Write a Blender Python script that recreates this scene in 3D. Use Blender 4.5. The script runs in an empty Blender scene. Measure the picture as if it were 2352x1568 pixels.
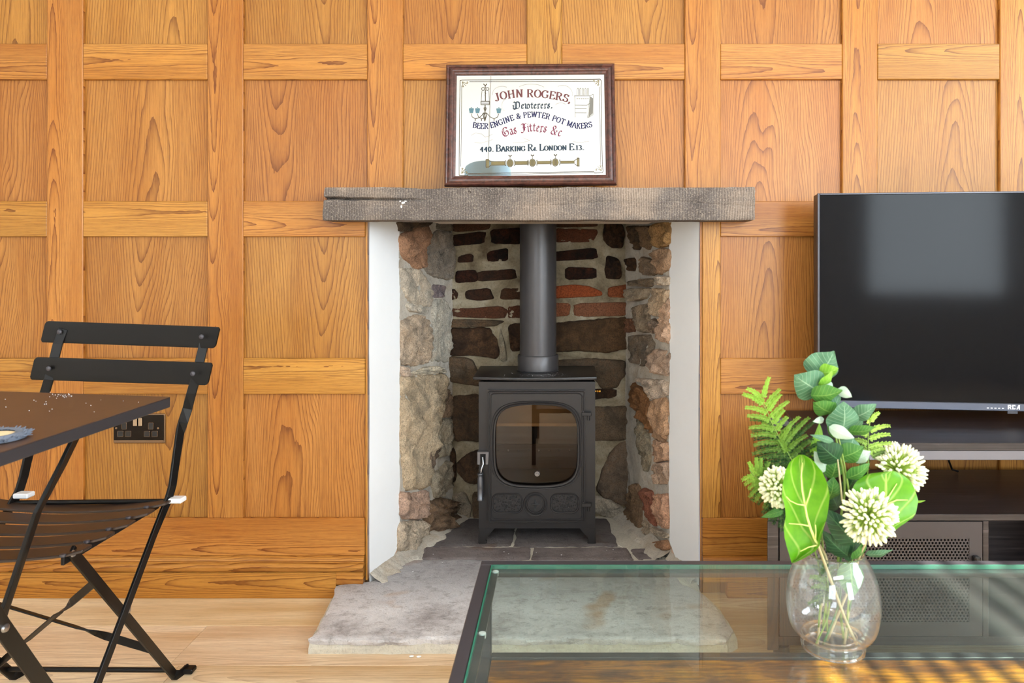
import bpy, bmesh, math, random
from mathutils import Vector, Matrix, noise
random.seed(7)
PI = math.pi
sc = bpy.context.scene
C = sc.collection

# ------------------------------------------------------------------ camera
F, D, VX, VY, HC = 1700.0, 2.086, 1290.0, 610.0, 0.93
cam = bpy.data.cameras.new('camera'); camo = bpy.data.objects.new('camera', cam); C.objects.link(camo)
camo.location = (0, -D, HC); camo.rotation_euler = (PI/2, 0, 0)
cam.sensor_width = 36; cam.lens = F/2352*36
cam.shift_x = -(VX-1176)/2352; cam.shift_y = -(784-VY)/2352
cam.clip_start = 0.02
cam.dof.use_dof = True; cam.dof.focus_distance = 2.15; cam.dof.aperture_fstop = 10
sc.camera = camo
# ------------------------------------------------------------------ world, lights, exposure
w = bpy.data.worlds.new('world'); sc.world = w; w.use_nodes = True
w.node_tree.nodes['Background'].inputs[0].default_value = (0.80, 0.90, 1.0, 1)
w.node_tree.nodes['Background'].inputs[1].default_value = 3.0
def area(name, loc, rot, sx, sy, power, col):
    l = bpy.data.lights.new(name, 'AREA'); l.shape = 'RECTANGLE'; l.size = sx; l.size_y = sy
    l.energy = power; l.color = col
    o = bpy.data.objects.new(name, l); C.objects.link(o); o.location = loc; o.rotation_euler = rot
    return o
ROOM_L, ROOM_R, ROOM_F, CEIL = -2.35, 2.70, -4.6, 2.42
area('daylight_right', (ROOM_R+0.25, -2.4, 1.7), (0, PI/2, 0), 1.2, 1.8, 140, (0.80, 0.91, 1.0))
area('daylight_front_right', (2.05, ROOM_F-0.2, 1.4), (PI/2, 0, 0), 1.2, 1.7, 122, (0.84, 0.93, 1.0))
area('fill_front_left', (-1.1, ROOM_F-0.2, 1.4), (PI/2, 0, 0), 1.3, 1.5, 42, (0.86, 0.94, 1.0))  # added fill through the extra front left opening
area('ceiling_fill', (0.2, -4.1, CEIL-0.05), (0, 0, 0), 1.6, 0.5, 42, (0.95, 0.97, 1.0))  # added soft fill below the ceiling, no fixture belongs to it
sl = bpy.data.lights.new('sun', 'SUN'); sl.energy = 34.0; sl.angle = 0.007; sl.color = (1.0, 0.93, 0.80)
so = bpy.data.objects.new('sun', sl); C.objects.link(so)
sd = Vector((-1, 0.40, -0.85)).normalized()
so.rotation_euler = sd.to_track_quat('-Z', 'Y').to_euler(); so.location = (4, 0, 4)
sc.view_settings.view_transform = 'Standard'; sc.view_settings.look = 'None'
sc.view_settings.gamma = 1; sc.view_settings.use_curve_mapping = False
sc.view_settings.exposure = 0.15
sc.cycles.use_denoising = True
sc.cycles.max_bounces = 10; sc.cycles.diffuse_bounces = 5; sc.cycles.transparent_max_bounces = 24
sc.cycles.glossy_bounces = 5; sc.cycles.transmission_bounces = 10
sc.cycles.sample_clamp_indirect = 8; sc.cycles.caustics_refractive = False; sc.cycles.caustics_reflective = False

# ------------------------------------------------------------------ helpers
def S(r, g, b):
    def f(c):
        c /= 255.0
        return c/12.92 if c <= 0.04045 else ((c+0.055)/1.055)**2.4
    return (f(r), f(g), f(b), 1)
def P(px, py, Y):
    d = D+Y
    return Vector(((px-VX)*d/F, Y, HC-(py-VY)*d/F))
def PX(px, Y=0): return (px-VX)*(D+Y)/F
def PZ(py, Y=0): return HC-(py-VY)*(D+Y)/F

class MB:
    def __init__(s): s.v = []; s.f = []; s.uv = None
    def add(s, vs, fs):
        n = len(s.v); s.v += [Vector(p) for p in vs]; s.f += [tuple(i+n for i in f) for f in fs]; return s
    def box(s, x0, x1, y0, y1, z0, z1, M=None):
        vs = [Vector((x, y, z)) for x in (x0, x1) for y in (y0, y1) for z in (z0, z1)]
        if M: vs = [M @ p for p in vs]
        return s.add(vs, [(0,1,3,2), (4,6,7,5), (0,4,5,1), (2,3,7,6), (0,2,6,4), (1,5,7,3)])
    def quad(s, a, b, c, d): return s.add([a, b, c, d], [(0,1,2,3)])
    def prism(s, poly, y0, y1, M=None):     # poly in (x,z), extruded along y
        n = len(poly)
        vs = [Vector((p[0], y0, p[1])) for p in poly]+[Vector((p[0], y1, p[1])) for p in poly]
        if M: vs = [M @ p for p in vs]
        fs = [tuple(range(n)), tuple(range(2*n-1, n-1, -1))]
        fs += [(i, i+n, (i+1) % n+n, (i+1) % n) for i in range(n)]
        return s.add(vs, fs)
    def hprism(s, poly, z0, z1):            # poly in (x,y), extruded along z
        n = len(poly)
        vs = [Vector((p[0], p[1], z0)) for p in poly]+[Vector((p[0], p[1], z1)) for p in poly]
        fs = [tuple(range(n-1, -1, -1)), tuple(range(n, 2*n))]
        fs += [(i, (i+1) % n, (i+1) % n+n, i+n) for i in range(n)]
        return s.add(vs, fs)
    def tube(s, pts, r, n=8, cap=True):
        pts = [Vector(p) for p in pts]; m = len(pts)
        rs = r if isinstance(r, (list, tuple)) else [r]*m
        t0 = (pts[1]-pts[0]).normalized()
        a = t0.orthogonal().normalized(); vs = []
        for i, p in enumerate(pts):
            t = (pts[min(i+1, m-1)]-pts[max(i-1, 0)])
            if t.length < 1e-9: t = t0.copy()
            t.normalize(); a = (a-t*a.dot(t)).normalized(); b = t.cross(a)
            for k in range(n):
                th = 2*PI*k/n; vs.append(p+(a*math.cos(th)+b*math.sin(th))*rs[i])
        fs = [(i*n+k, i*n+(k+1) % n, (i+1)*n+(k+1) % n, (i+1)*n+k) for i in range(m-1) for k in range(n)]
        if cap: fs += [tuple(range(n-1, -1, -1)), tuple(range((m-1)*n, m*n))]
        return s.add(vs, fs)
    def bar(s, pts, wv, tv):                # flat bar: wv, tv are half extents vectors, or lists of them
        pts = [Vector(p) for p in pts]; m = len(pts); vs = []
        for i, p in enumerate(pts):
            a = Vector(wv[i] if isinstance(wv, list) else wv); b = Vector(tv[i] if isinstance(tv, list) else tv)
            vs += [p-a-b, p+a-b, p+a+b, p-a+b]
        fs = [(i*4+k, i*4+(k+1) % 4, (i+1)*4+(k+1) % 4, (i+1)*4+k) for i in range(m-1) for k in range(4)]
        fs += [(3, 2, 1, 0), tuple(range((m-1)*4, m*4))]
        return s.add(vs, fs)
    def lathe(s, prof, c, n=32, axis='z', cap=True):
        vs = []
        for r, h in prof:
            for k in range(n):
                t = 2*PI*k/n; x, y = r*math.cos(t), r*math.sin(t)
                vs.append(Vector(c)+(Vector((x, y, h)) if axis == 'z' else Vector((x, -h, y)) if axis == 'y' else Vector((h, x, y))))
        m = len(prof)
        fs = [(i*n+k, i*n+(k+1) % n, (i+1)*n+(k+1) % n, (i+1)*n+k) for i in range(m-1) for k in range(n)]
        if cap: fs += [tuple(range(n-1, -1, -1)), tuple(range((m-1)*n, m*n))]
        return s.add(vs, fs)
    def ellipsoid(s, c, ax, ay, az, nu=8, nv=5):
        c = Vector(c); vs = [c+az]; 
        for i in range(1, nv):
            th = PI*i/nv
            for k in range(nu):
                ph = 2*PI*k/nu
                vs.append(c+ax*math.sin(th)*math.cos(ph)+ay*math.sin(th)*math.sin(ph)+az*math.cos(th))
        vs.append(c-az); L = len(vs)-1
        fs = [(0, 1+k, 1+(k+1) % nu) for k in range(nu)]
        for i in range(nv-2):
            fs += [(1+i*nu+k, 1+(i+1)*nu+k, 1+(i+1)*nu+(k+1) % nu, 1+i*nu+(k+1) % nu) for k in range(nu)]
        fs += [(L, 1+(nv-2)*nu+(k+1) % nu, 1+(nv-2)*nu+k) for k in range(nu)]
        return s.add(vs, fs)
    def xf(s, M): s.v = [M @ p for p in s.v]; return s
WORLD = {}
def put(name, mb, m, parent=None, origin=None, smooth=False, bevel=0, seg=1, col=None, kind=None, label=None, fixn=True):
    o0 = Vector(origin) if origin is not None else (WORLD[parent.name].copy() if parent else Vector((0, 0, 0)))
    me = bpy.data.meshes.new(name)
    me.from_pydata([tuple(p-o0) for p in mb.v], [], mb.f)
    bm = bmesh.new(); bm.from_mesh(me)
    if mb.uv:
        ul = bm.loops.layers.uv.new('uv'); bm.verts.ensure_lookup_table()
        for f in bm.faces:
            for l in f.loops: l[ul].uv = mb.uv[l.vert.index]
    if fixn: bmesh.ops.recalc_face_normals(bm, faces=bm.faces)
    if bevel:
        es = [e for e in bm.edges if len(e.link_faces) == 2 and e.calc_face_angle(0) > 0.5]
        bmesh.ops.bevel(bm, geom=es, offset=bevel, segments=seg, profile=0.7, affect='EDGES', clamp_overlap=True)
    bm.to_mesh(me); bm.free()
    if smooth:
        for p in me.polygons: p.use_smooth = True
        if smooth != 'all': me.set_sharp_from_angle(angle=math.radians(38))
    for mm in (m if isinstance(m, list) else [m]): me.materials.append(mm)
    o = bpy.data.objects.new(name, me); C.objects.link(o)
    if parent:
        o.parent = parent; o.location = o0-WORLD[parent.name]
    else: o.location = o0
    WORLD[o.name] = o0.copy()
    if col: o.color = col
    if kind: o['kind'] = kind
    if label: o['label'] = label
    return o
def thing(name, loc, label, cat, group=None, kind=None):
    o = bpy.data.objects.new(name, None); C.objects.link(o); o.location = loc; o.empty_display_size = 0.05
    WORLD[o.name] = Vector(loc)
    if kind: o['kind'] = kind
    if label: o['label'] = label
    if cat: o['category'] = cat
    if group: o['group'] = group
    return o
def tag(o, label, cat, group=None):
    o['label'] = label; o['category'] = cat
    if group: o['group'] = group
    return o

# ------------------------------------------------------------------ materials
class NT:
    def __init__(s, name):
        s.m = bpy.data.materials.new(name); s.m.use_nodes = True; s.t = s.m.node_tree
        s.b = s.t.nodes['Principled BSDF']; s.out = s.t.nodes['Material Output']
    def n(s, typ, **k):
        x = s.t.nodes.new(typ)
        for a, v in k.items(): setattr(x, a, v)
        return x
    def l(s, a, b): s.t.links.new(a, b)
    def val(s, sock, v):
        if hasattr(v, 'is_output') or isinstance(v, bpy.types.NodeSocket): s.l(v, sock)
        else: sock.default_value = v
    def math(s, op, a, b=None, c=None):
        x = s.n('ShaderNodeMath', operation=op); s.val(x.inputs[0], a)
        if b is not None: s.val(x.inputs[1], b)
        if c is not None: s.val(x.inputs[2], c)
        return x.outputs[0]
    def vec(s, op, a, b):
        x = s.n('ShaderNodeVectorMath', operation=op); s.val(x.inputs[0], a); s.val(x.inputs[1], b); return x.outputs[0]
    def noise(s, v, scale, detail=3, rough=0.55, dist=0):
        x = s.n('ShaderNodeTexNoise'); s.l(v, x.inputs['Vector']); x.inputs['Scale'].default_value = scale
        x.inputs['Detail'].default_value = detail; x.inputs['Roughness'].default_value = rough; x.inputs['Distortion'].default_value = dist
        return x.outputs['Fac']
    def ramp(s, f, stops):
        x = s.n('ShaderNodeValToRGB'); s.l(f, x.inputs[0]); e = x.color_ramp.elements
        while len(e) < len(stops): e.new(0.5)
        for i, (p, c) in enumerate(stops): e[i].position = p; e[i].color = c if len(c) == 4 else (*c, 1)
        return x.outputs[0]
    def mix(s, f, a, b, mode='MIX'):
        x = s.n('ShaderNodeMix', data_type='RGBA', blend_type=mode)
        s.val(x.inputs[0], f); s.val(x.inputs[6], a); s.val(x.inputs[7], b); return x.outputs[2]
    def bump(s, h, strength=0.3, dist=0.002, prev=None):
        x = s.n('ShaderNodeBump'); x.inputs['Strength'].default_value = strength; x.inputs['Distance'].default_value = dist
        s.l(h, x.inputs['Height'])
        if prev: s.l(prev, x.inputs['Normal'])
        s.l(x.outputs[0], s.b.inputs['Normal']); return x.outputs[0]
    def set(s, **k):
        for a, v in k.items(): s.val(s.b.inputs[{'color': 'Base Color', 'rough': 'Roughness', 'metal': 'Metallic', 'spec': 'Specular IOR Level', 'coat': 'Coat Weight', 'trans': 'Transmission Weight', 'ior': 'IOR', 'sss': 'Subsurface Weight'}[a]], v)
        return s
G = (0, 0, 0, 1)
def g(v): return (v, v, v, 1)
def plain(name, col, rough=0.5, metal=0, spec=0.5, bump=None, var=0.0, coat=0):
    t = NT(name); t.set(rough=rough, metal=metal, spec=spec, coat=coat)
    co = t.n('ShaderNodeTexCoord').outputs['Object']
    if var:
        f = t.noise(co, 35, 4)
        t.set(color=t.mix(f, tuple(c*(1-var) for c in col[:3])+(1,), tuple(min(1, c*(1+var)) for c in col[:3])+(1,)))
    else: t.set(color=col)
    if bump: t.bump(t.noise(co, bump[0], 4), bump[1], bump[2])
    return t.m

def wood(name, axis, light, mid, dark, A=520, B=9, x0amp=0.1, rough=0.38, line=0.9, pore=0.6, streak=0.35, coat=0.0, ringpow=4.5, wav=0.05, wig=0.7):
    """sawn board: cathedral figure from tilted growth rings; axis = grain direction of the piece's own frame"""
    t = NT(name)
    co = t.n('ShaderNodeTexCoord').outputs['Object']; sp = t.n('ShaderNodeSeparateXYZ'); t.l(co, sp.inputs[0])
    X, Y, Z = sp.outputs
    u, v = {'z': (X, Z), 'x': (Z, X), 'xy': (Y, X)}[axis]
    rn = t.n('ShaderNodeObjectInfo').outputs['Random']
    rn2 = t.math('FRACT', t.math('MULTIPLY', rn, 17.31)); rn3 = t.math('FRACT', t.math('MULTIPLY', rn, 41.7))
    off = t.math('MULTIPLY', rn, 60.0)
    def cv(a, b, c=0.0):
        x = t.n('ShaderNodeCombineXYZ'); t.val(x.inputs[0], a); t.val(x.inputs[1], b); t.val(x.inputs[2], c); return x.outputs[0]
    low = t.noise(cv(t.math('MULTIPLY', u, 7.0), t.math('MULTIPLY', v, 1.6), off), 1.0, 2, 0.5)
    low2 = t.noise(cv(t.math('MULTIPLY', u, 22.0), t.math('MULTIPLY', v, 5.0), off), 1.0, 4, 0.65)
    x0 = t.math('MULTIPLY', t.math('SUBTRACT', rn2, 0.5), x0amp*2)
    du = t.math('ADD', t.math('SUBTRACT', u, x0), t.math('MULTIPLY', t.math('SUBTRACT', low, 0.5), wav))
    sgn = t.math('SUBTRACT', t.math('MULTIPLY', t.math('GREATER_THAN', rn3, 0.5), 2.0), 1.0)
    f = t.math('MULTIPLY', t.math('MULTIPLY', du, du), A)
    # far from the heart the rings run straight instead of crowding
    lin = t.math('MULTIPLY', t.math('ABSOLUTE', du), A*0.11)
    f = t.math('MINIMUM', f, t.math('ADD', lin, A*0.0))
    f = t.math('ADD', f, t.math('MULTIPLY', t.math('MULTIPLY', v, sgn), B))
    f = t.math('ADD', f, t.math('ADD', t.math('MULTIPLY', low2, wig), t.math('MULTIPLY', low, 7.0))); f = t.math('ADD', f, off)
    r = t.math('FRACT', f)
    r = t.math('POWER', r, ringpow)                        # slow rise, sharp edge: late wood line
    fib = t.noise(cv(t.math('MULTIPLY', u, 420.0), t.math('MULTIPLY', v, 9.0), off), 1.0, 3, 0.7)
    fib2 = t.noise(cv(t.math('MULTIPLY', u, 900.0), t.math('MULTIPLY', v, 38.0), off), 1.0, 2, 0.6)
    dash = t.noise(cv(t.math('MULTIPLY', u, 260.0), t.math('MULTIPLY', v, 22.0), off), 1.0, 2, 0.6)
    r = t.math('MINIMUM', t.math('MULTIPLY', r, t.math('ADD', 0.35, t.math('MULTIPLY', dash, 1.5))), 1.0)
    tone = t.noise(cv(t.math('MULTIPLY', u, 9.0), t.math('MULTIPLY', v, 0.9), off), 1.0, 3, 0.6)
    c = t.mix(t.ramp(tone, [(0.34, G), (0.66, g(1))]), light, mid)
    c = t.mix(t.math('MULTIPLY', r, line), c, dark)
    c = t.mix(t.math('MULTIPLY', t.ramp(fib, [(0.45, G), (0.75, g(1))]), pore), c, dark)
    c = t.mix(t.math('MULTIPLY', t.ramp(fib2, [(0.55, G), (0.7, g(1))]), pore*0.5), c, dark)
    hs = t.n('ShaderNodeHueSaturation'); t.l(c, hs.inputs['Color'])
    t.l(t.math('ADD', t.math('MULTIPLY', rn3, streak*0.5), 1.0-streak*0.25), hs.inputs['Value'])
    t.l(t.math('ADD', t.math('MULTIPLY', rn2, 0.012), 0.494), hs.inputs['Hue'])
    t.set(color=hs.outputs[0], rough=rough, spec=0.35, coat=coat)
    t.bump(t.math('ADD', fib, t.math('MULTIPLY', r, 0.4)), 0.12, 0.0006)
    return t.m
OL, OM, OD = S(190, 136, 64), S(174, 114, 42), S(104, 54, 12)
oak_v = wood('oak_stile', 'z', OL, OM, OD, A=3600, B=6, x0amp=0.035, wav=0.03, wig=1.2)
oak_h = wood('oak_rail', 'x', OL, OM, OD, A=3600, B=4.5, x0amp=0.035, wav=0.035, wig=1.2)
oak_p = wood('oak_panel', 'z', S(178, 124, 60), S(164, 107, 44), S(98, 52, 16), A=1150, B=9, x0amp=0.09, line=0.8, pore=0.6, wav=0.06)
lam = wood('laminate_plank', 'xy', S(252, 234, 202), S(212, 176, 130), S(144, 108, 76), A=1500, B=5, x0amp=0.12, rough=0.42, line=0.42, pore=0.5, streak=0.24)
rustic0 = wood('rustic_shelf_wood', 'xy', S(196, 122, 42), S(146, 82, 30), S(62, 36, 20), A=1400, B=6, x0amp=0.15, rough=0.35, line=0.6, pore=0.7, streak=0.1)
def rustic_mat():
    t = NT('rustic_board'); co = t.n('ShaderNodeTexCoord').outputs['Object']; oi = t.n('ShaderNodeObjectInfo')
    v = t.vec('ADD', co, oi.outputs['Location']); mp = t.n('ShaderNodeMapping'); t.l(v, mp.inputs[0]); mp.inputs['Scale'].default_value = (6, 22, 20)
    a = t.noise(mp.outputs[0], 1, 5, 0.7, 0.6); mp2 = t.n('ShaderNodeMapping'); t.l(v, mp2.inputs[0]); mp2.inputs['Scale'].default_value = (14, 200, 100)
    b = t.noise(mp2.outputs[0], 1, 4, 0.7)
    c = t.ramp(a, [(0.3, S(74, 44, 24)), (0.43, S(140, 80, 26)), (0.55, S(204, 128, 30)), (0.72, S(232, 160, 50))])
    c = t.mix(t.math('MULTIPLY', t.ramp(b, [(0.42, g(1)), (0.56, G)]), 0.55), c, S(70, 42, 24))
    t.set(color=c, rough=0.3, spec=0.4); t.bump(b, 0.15, 0.0006); return t.m
rustic = rustic_mat()
def dark_wood(name):
    t = NT(name); co = t.n('ShaderNodeTexCoord').outputs['Object']
    m = t.n('ShaderNodeMapping'); t.l(co, m.inputs[0]); m.inputs['Scale'].default_value = (4, 160, 160)
    f = t.noise(m.outputs[0], 1, 4, 0.65)
    t.set(color=t.ramp(f, [(0.35, S(22, 18, 19)), (0.62, S(48, 41, 42)), (0.75, S(84, 76, 78))]), rough=0.33, spec=0.5)
    t.bump(f, 0.35, 0.0006); return t.m
darkwood = dark_wood('black_brown_veneer')

def beam_mat():
    t = NT('weathered_beam'); co = t.n('ShaderNodeTexCoord').outputs['Object']
    sp = t.n('ShaderNodeSeparateXYZ'); t.l(co, sp.inputs[0])
    nz = t.noise(co, 9, 4, 0.6)
    xx = t.math('ADD', t.math('MULTIPLY', sp.outputs[0], 900.0), t.math('MULTIPLY', nz, 14.0))
    saw = t.math('ADD', t.math('MULTIPLY', t.math('SINE', xx), 0.5), 0.5)
    mp = t.n('ShaderNodeMapping'); t.l(co, mp.inputs[0]); mp.inputs['Scale'].default_value = (5, 60, 60)
    gr = t.noise(mp.outputs[0], 1, 5, 0.65)
    big = t.noise(co, 5.5, 3, 0.6)
    c = t.ramp(big, [(0.3, S(72, 67, 66)), (0.5, S(112, 104, 99)), (0.68, S(150, 134, 120))])
    c = t.mix(t.math('MULTIPLY', t.ramp(gr, [(0.4, G), (0.7, g(1))]), 0.5), c, S(92, 82, 76))
    patch = t.noise(co, 17, 4, 0.7)
    sawm = t.math('MULTIPLY', t.math('MULTIPLY', saw, 0.55), t.ramp(patch, [(0.3, g(0.2)), (0.55, g(1))]))
    c = t.mix(sawm, c, S(64, 57, 54))
    fine = t.noise(co, 260, 3, 0.7)
    c = t.mix(t.math('MULTIPLY', t.ramp(fine, [(0.5, G), (0.7, g(1))]), 0.35), c, S(205, 190, 172))
    t.set(color=c, rough=0.85, spec=0.2)
    h = t.math('ADD', t.math('MULTIPLY', saw, -0.5), t.math('ADD', gr, fine))
    t.bump(h, 0.6, 0.0016); return t.m
beamm = beam_mat()

def stone_mat(name, scale=1.0, soot=0.0):
    t = NT(name); co = t.n('ShaderNodeTexCoord').outputs['Object']; oi = t.n('ShaderNodeObjectInfo')
    off = t.vec('ADD', co, oi.outputs['Location'])
    rv = t.n('ShaderNodeCombineXYZ'); t.l(t.math('MULTIPLY', oi.outputs['Random'], 30), rv.inputs[0]); v = t.vec('ADD', off, rv.outputs[0])
    a = t.noise(v, 14*scale, 5, 0.65, 0.6); b = t.noise(v, 60*scale, 5, 0.7, 0.4); f = t.noise(v, 260, 4, 0.7)
    base = t.mix(0.22, oi.outputs['Color'], t.mix(1.0, oi.outputs['Color'], (.92, 1.0, 1.12, 1), 'MULTIPLY'))
    lightc = t.mix(1.0, base, (1.45, 1.42, 1.38, 1), 'MULTIPLY'); darkc = t.mix(0.55, base, S(52, 40, 34)); och = t.mix(1.0, t.mix(0.2, base, S(170, 124, 86)), (1.12, 1.1, 1.05, 1), 'MULTIPLY')
    c = t.mix(t.ramp(a, [(0.38, G), (0.62, g(1))]), base, och)
    c = t.mix(t.ramp(b, [(0.45, G), (0.68, g(1))]), c, lightc)
    c = t.mix(t.math('MULTIPLY', t.ramp(a, [(0.3, g(1)), (0.5, G)]), 0.7), c, darkc)
    c = t.mix(t.math('MULTIPLY', t.ramp(f, [(0.38, g(1)), (0.52, G)]), 0.75), c, darkc)
    t.set(color=c, rough=0.92, spec=0.15)
    h = t.math('ADD', t.math('MULTIPLY', b, 1.0), t.math('MULTIPLY', f, 0.5))
    t.bump(h, 1.0, 0.011); return t.m
def brick_mat(name):
    t = NT(name); co = t.n('ShaderNodeTexCoord').outputs['Object']; oi = t.n('ShaderNodeObjectInfo')
    v = t.vec('ADD', co, oi.outputs['Location'])
    a = t.noise(v, 22, 5, 0.7, 0.5); f = t.noise(v, 220, 4, 0.7); base = oi.outputs['Color']
    c = t.mix(t.ramp(a, [(0.4, G), (0.68, g(1))]), base, t.mix(0.2, base, S(130, 66, 34)))
    c = t.mix(t.ramp(f, [(0.38, g(0.7)), (0.55, G)]), c, t.mix(0.7, base, S(14, 10, 8)))
    t.set(color=c, rough=0.9, spec=0.15); t.bump(t.math('ADD', a, f), 0.8, 0.004); return t.m
stonem = stone_mat('rubble_stone'); brickm = brick_mat('sooty_brick')
def mortar(name, c1, c2, c3, b=0.8, zsoot=False):
    t = NT(name); co = t.n('ShaderNodeTexCoord').outputs['Object']
    a = t.noise(co, 9, 5, 0.6, 0.4); f = t.noise(co, 150, 5, 0.75)
    c = t.ramp(a, [(0.3, c1), (0.5, c2), (0.7, c3)])
    c = t.mix(t.math('MULTIPLY', t.ramp(f, [(0.3, g(1)), (0.5, G)]), 0.4), c, tuple(x*0.45 for x in c1[:3])+(1,))
    t.set(color=c, rough=0.95, spec=0.1); t.bump(t.math('ADD', a, f), b, 0.005); return t.m
mort_side = mortar('lime_mortar', S(150, 142, 132), S(196, 188, 176), S(176, 160, 140))
mort_back = mortar('smoked_mortar', S(88, 77, 60), S(138, 126, 104), S(172, 164, 146))
plaster = plain('white_plaster', S(228, 229, 231), 0.7, 0, 0.3, bump=(60, 0.06, 0.002), var=0.015)
pinkpl = mortar('pink_undercoat', S(196, 160, 136), S(212, 180, 158), S(222, 198, 180), 0.4)
def slab_mat():
    t = NT('sandstone_slab'); co = t.n('ShaderNodeTexCoord').outputs['Object']
    mp = t.n('ShaderNodeMapping'); t.l(co, mp.inputs[0]); mp.inputs['Scale'].default_value = (1, 1.25, 1)
    a = t.noise(mp.outputs[0], 6, 5, 0.7, 0.2); b = t.noise(mp.outputs[0], 30, 5, 0.75, 0.2); f = t.noise(co, 190, 5, 0.75)
    c = t.ramp(a, [(0.3, S(164, 158, 158)), (0.46, S(216, 213, 215)), (0.62, S(238, 236, 238)), (0.75, S(214, 206, 202))])
    c = t.mix(t.math('MULTIPLY', t.ramp(b, [(0.32, g(1)), (0.48, G)]), 0.5), c, S(116, 108, 104))
    st = t.noise(co, 7.3, 2, 0.4)
    c = t.mix(t.math('MULTIPLY', t.ramp(st, [(0.66, G), (0.74, g(1))]), 0.6), c, S(196, 148, 92))
    c = t.mix(t.math('MULTIPLY', t.ramp(f, [(0.58, G), (0.72, g(1))]), 0.5), c, S(224, 214, 206))
    c = t.mix(t.math('MULTIPLY', t.ramp(f, [(0.3, g(1)), (0.44, G)]), 0.5), c, S(84, 76, 72))
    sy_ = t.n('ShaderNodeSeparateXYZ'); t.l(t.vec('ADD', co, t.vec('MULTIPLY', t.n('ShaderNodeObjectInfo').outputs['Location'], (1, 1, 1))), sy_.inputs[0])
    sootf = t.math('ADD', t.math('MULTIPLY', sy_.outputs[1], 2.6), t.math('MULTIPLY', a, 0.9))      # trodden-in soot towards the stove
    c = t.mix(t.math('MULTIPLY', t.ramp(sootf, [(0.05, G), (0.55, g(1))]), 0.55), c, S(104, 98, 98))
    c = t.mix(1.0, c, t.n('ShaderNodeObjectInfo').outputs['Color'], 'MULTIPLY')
    t.set(color=c, rough=0.8, spec=0.25); t.bump(t.math('ADD', t.math('MULTIPLY', b, 1.4), f), 0.8, 0.005); return t.m
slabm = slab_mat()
white_paint = plain('white_wall_paint', S(232, 232, 230), 0.85)
ceil_paint = plain('white_ceiling_paint', S(240, 240, 240), 0.9)
cast = plain('matt_black_cast_iron', S(36, 34, 35), 0.36, 0.25, 0.5, bump=(900, 0.25, 0.0006), var=0.12)
flue = plain('matt_black_flue', S(70, 68, 70), 0.36, 0.35, 0.5, bump=(700, 0.15, 0.0004), var=0.1)
steel = plain('polished_steel', S(150, 152, 158), 0.22, 1.0)
brass = plain('brass', S(200, 150, 70), 0.25, 1.0)
blk = plain('black_powder_coat', S(10, 9, 9), 0.42, 0.0, 0.28, bump=(1200, 0.12, 0.0003))
blk2 = plain('charcoal_metal', S(62, 60, 66), 0.42, 0.1, 0.5, bump=(1200, 0.1, 0.0003))
zinc = plain('zinc_rivet', S(190, 192, 196), 0.3, 1.0)
white_pl = plain('white_plastic', S(228, 230, 234), 0.4)
black_pl = plain('black_plastic', S(18, 18, 20), 0.35)
tabletop = plain('brown_black_tabletop', S(74, 55, 44), 0.40, 0, 0.5, bump=(300, 0.1, 0.0005), var=0.18)
seatm = plain('dark_brown_slat', S(52, 39, 32), 0.42, 0, 0.5, bump=(500, 0.1, 0.0004), var=0.15)
nickel = plain('black_nickel', S(36, 31, 28), 0.16, 0.9)
nickel_rim = plain('bronze_rim', S(126, 104, 84), 0.25, 0.9)
maho = None
def maho_mat():
    t = NT('dark_mahogany'); co = t.n('ShaderNodeTexCoord').outputs['Object']
    f = t.noise(co, 60, 4, 0.6, 1.0)
    t.set(color=t.ramp(f, [(0.35, S(50, 26, 22)), (0.65, S(92, 54, 46))]), rough=0.28, spec=0.6); t.bump(f, 0.15, 0.0006); return t.m
maho = maho_mat()
mirror = plain('silvered_glass', (0.72, 0.80, 0.86, 1), 0.02, 1.0)
vermic_refl = plain('vermiculite_with_reflection', S(236, 192, 136), 0.9, bump=(200, 0.1, 0.0005), var=0.1)  # tan brightened to stand for the room reflected in the stove glass
firedark = plain('sooted_firebrick', S(104, 78, 58), 0.9, bump=(200, 0.1, 0.0005), var=0.2)
def glass_mat(name, tint, refl_tint=(1, 1, 1, 1), rough=0.0, ior=1.5, haze=0.0, hazecol=(1, 1, 1, 1)):
    t = NT(name); tr = t.n('ShaderNodeBsdfTransparent'); tr.inputs[0].default_value = tint
    gl = t.n('ShaderNodeBsdfGlossy'); gl.inputs['Color'].default_value = refl_tint; gl.inputs['Roughness'].default_value = rough
    lw = t.n('ShaderNodeLayerWeight'); lw.inputs[0].default_value = 0.5; f0 = ((ior-1)/(ior+1))**2
    fr = t.math('MULTIPLY_ADD', t.math('POWER', lw.outputs['Facing'], 5.0), 1-f0, f0)   # Schlick, same from both sides of the sheet
    mx = t.n('ShaderNodeMixShader'); t.l(fr, mx.inputs[0]); t.l(tr.outputs[0], mx.inputs[1]); t.l(gl.outputs[0], mx.inputs[2])
    last = mx.outputs[0]
    if haze:
        df = t.n('ShaderNodeBsdfDiffuse'); df.inputs[0].default_value = hazecol
        co = t.n('ShaderNodeTexCoord').outputs['Object']; nz = t.noise(co, 6, 5, 0.7)
        m2 = t.n('ShaderNodeMixShader'); t.l(t.math('MULTIPLY', nz, haze*2), m2.inputs[0]); t.l(last, m2.inputs[1]); t.l(df.outputs[0], m2.inputs[2]); last = m2.outputs[0]
    t.l(last, t.out.inputs[0]); return t.m
glass_top = glass_mat('table_glass', (0.84, 0.91, 0.88, 1), haze=0.03, hazecol=(0.75, 0.8, 0.78, 1))
glass_edge = NT('green_glass_edge'); glass_edge.set(color=S(70, 150, 126), rough=0.12, spec=0.7); glass_edge.b.inputs['Transmission Weight'].default_value = 0.35; glass_edge = glass_edge.m
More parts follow.
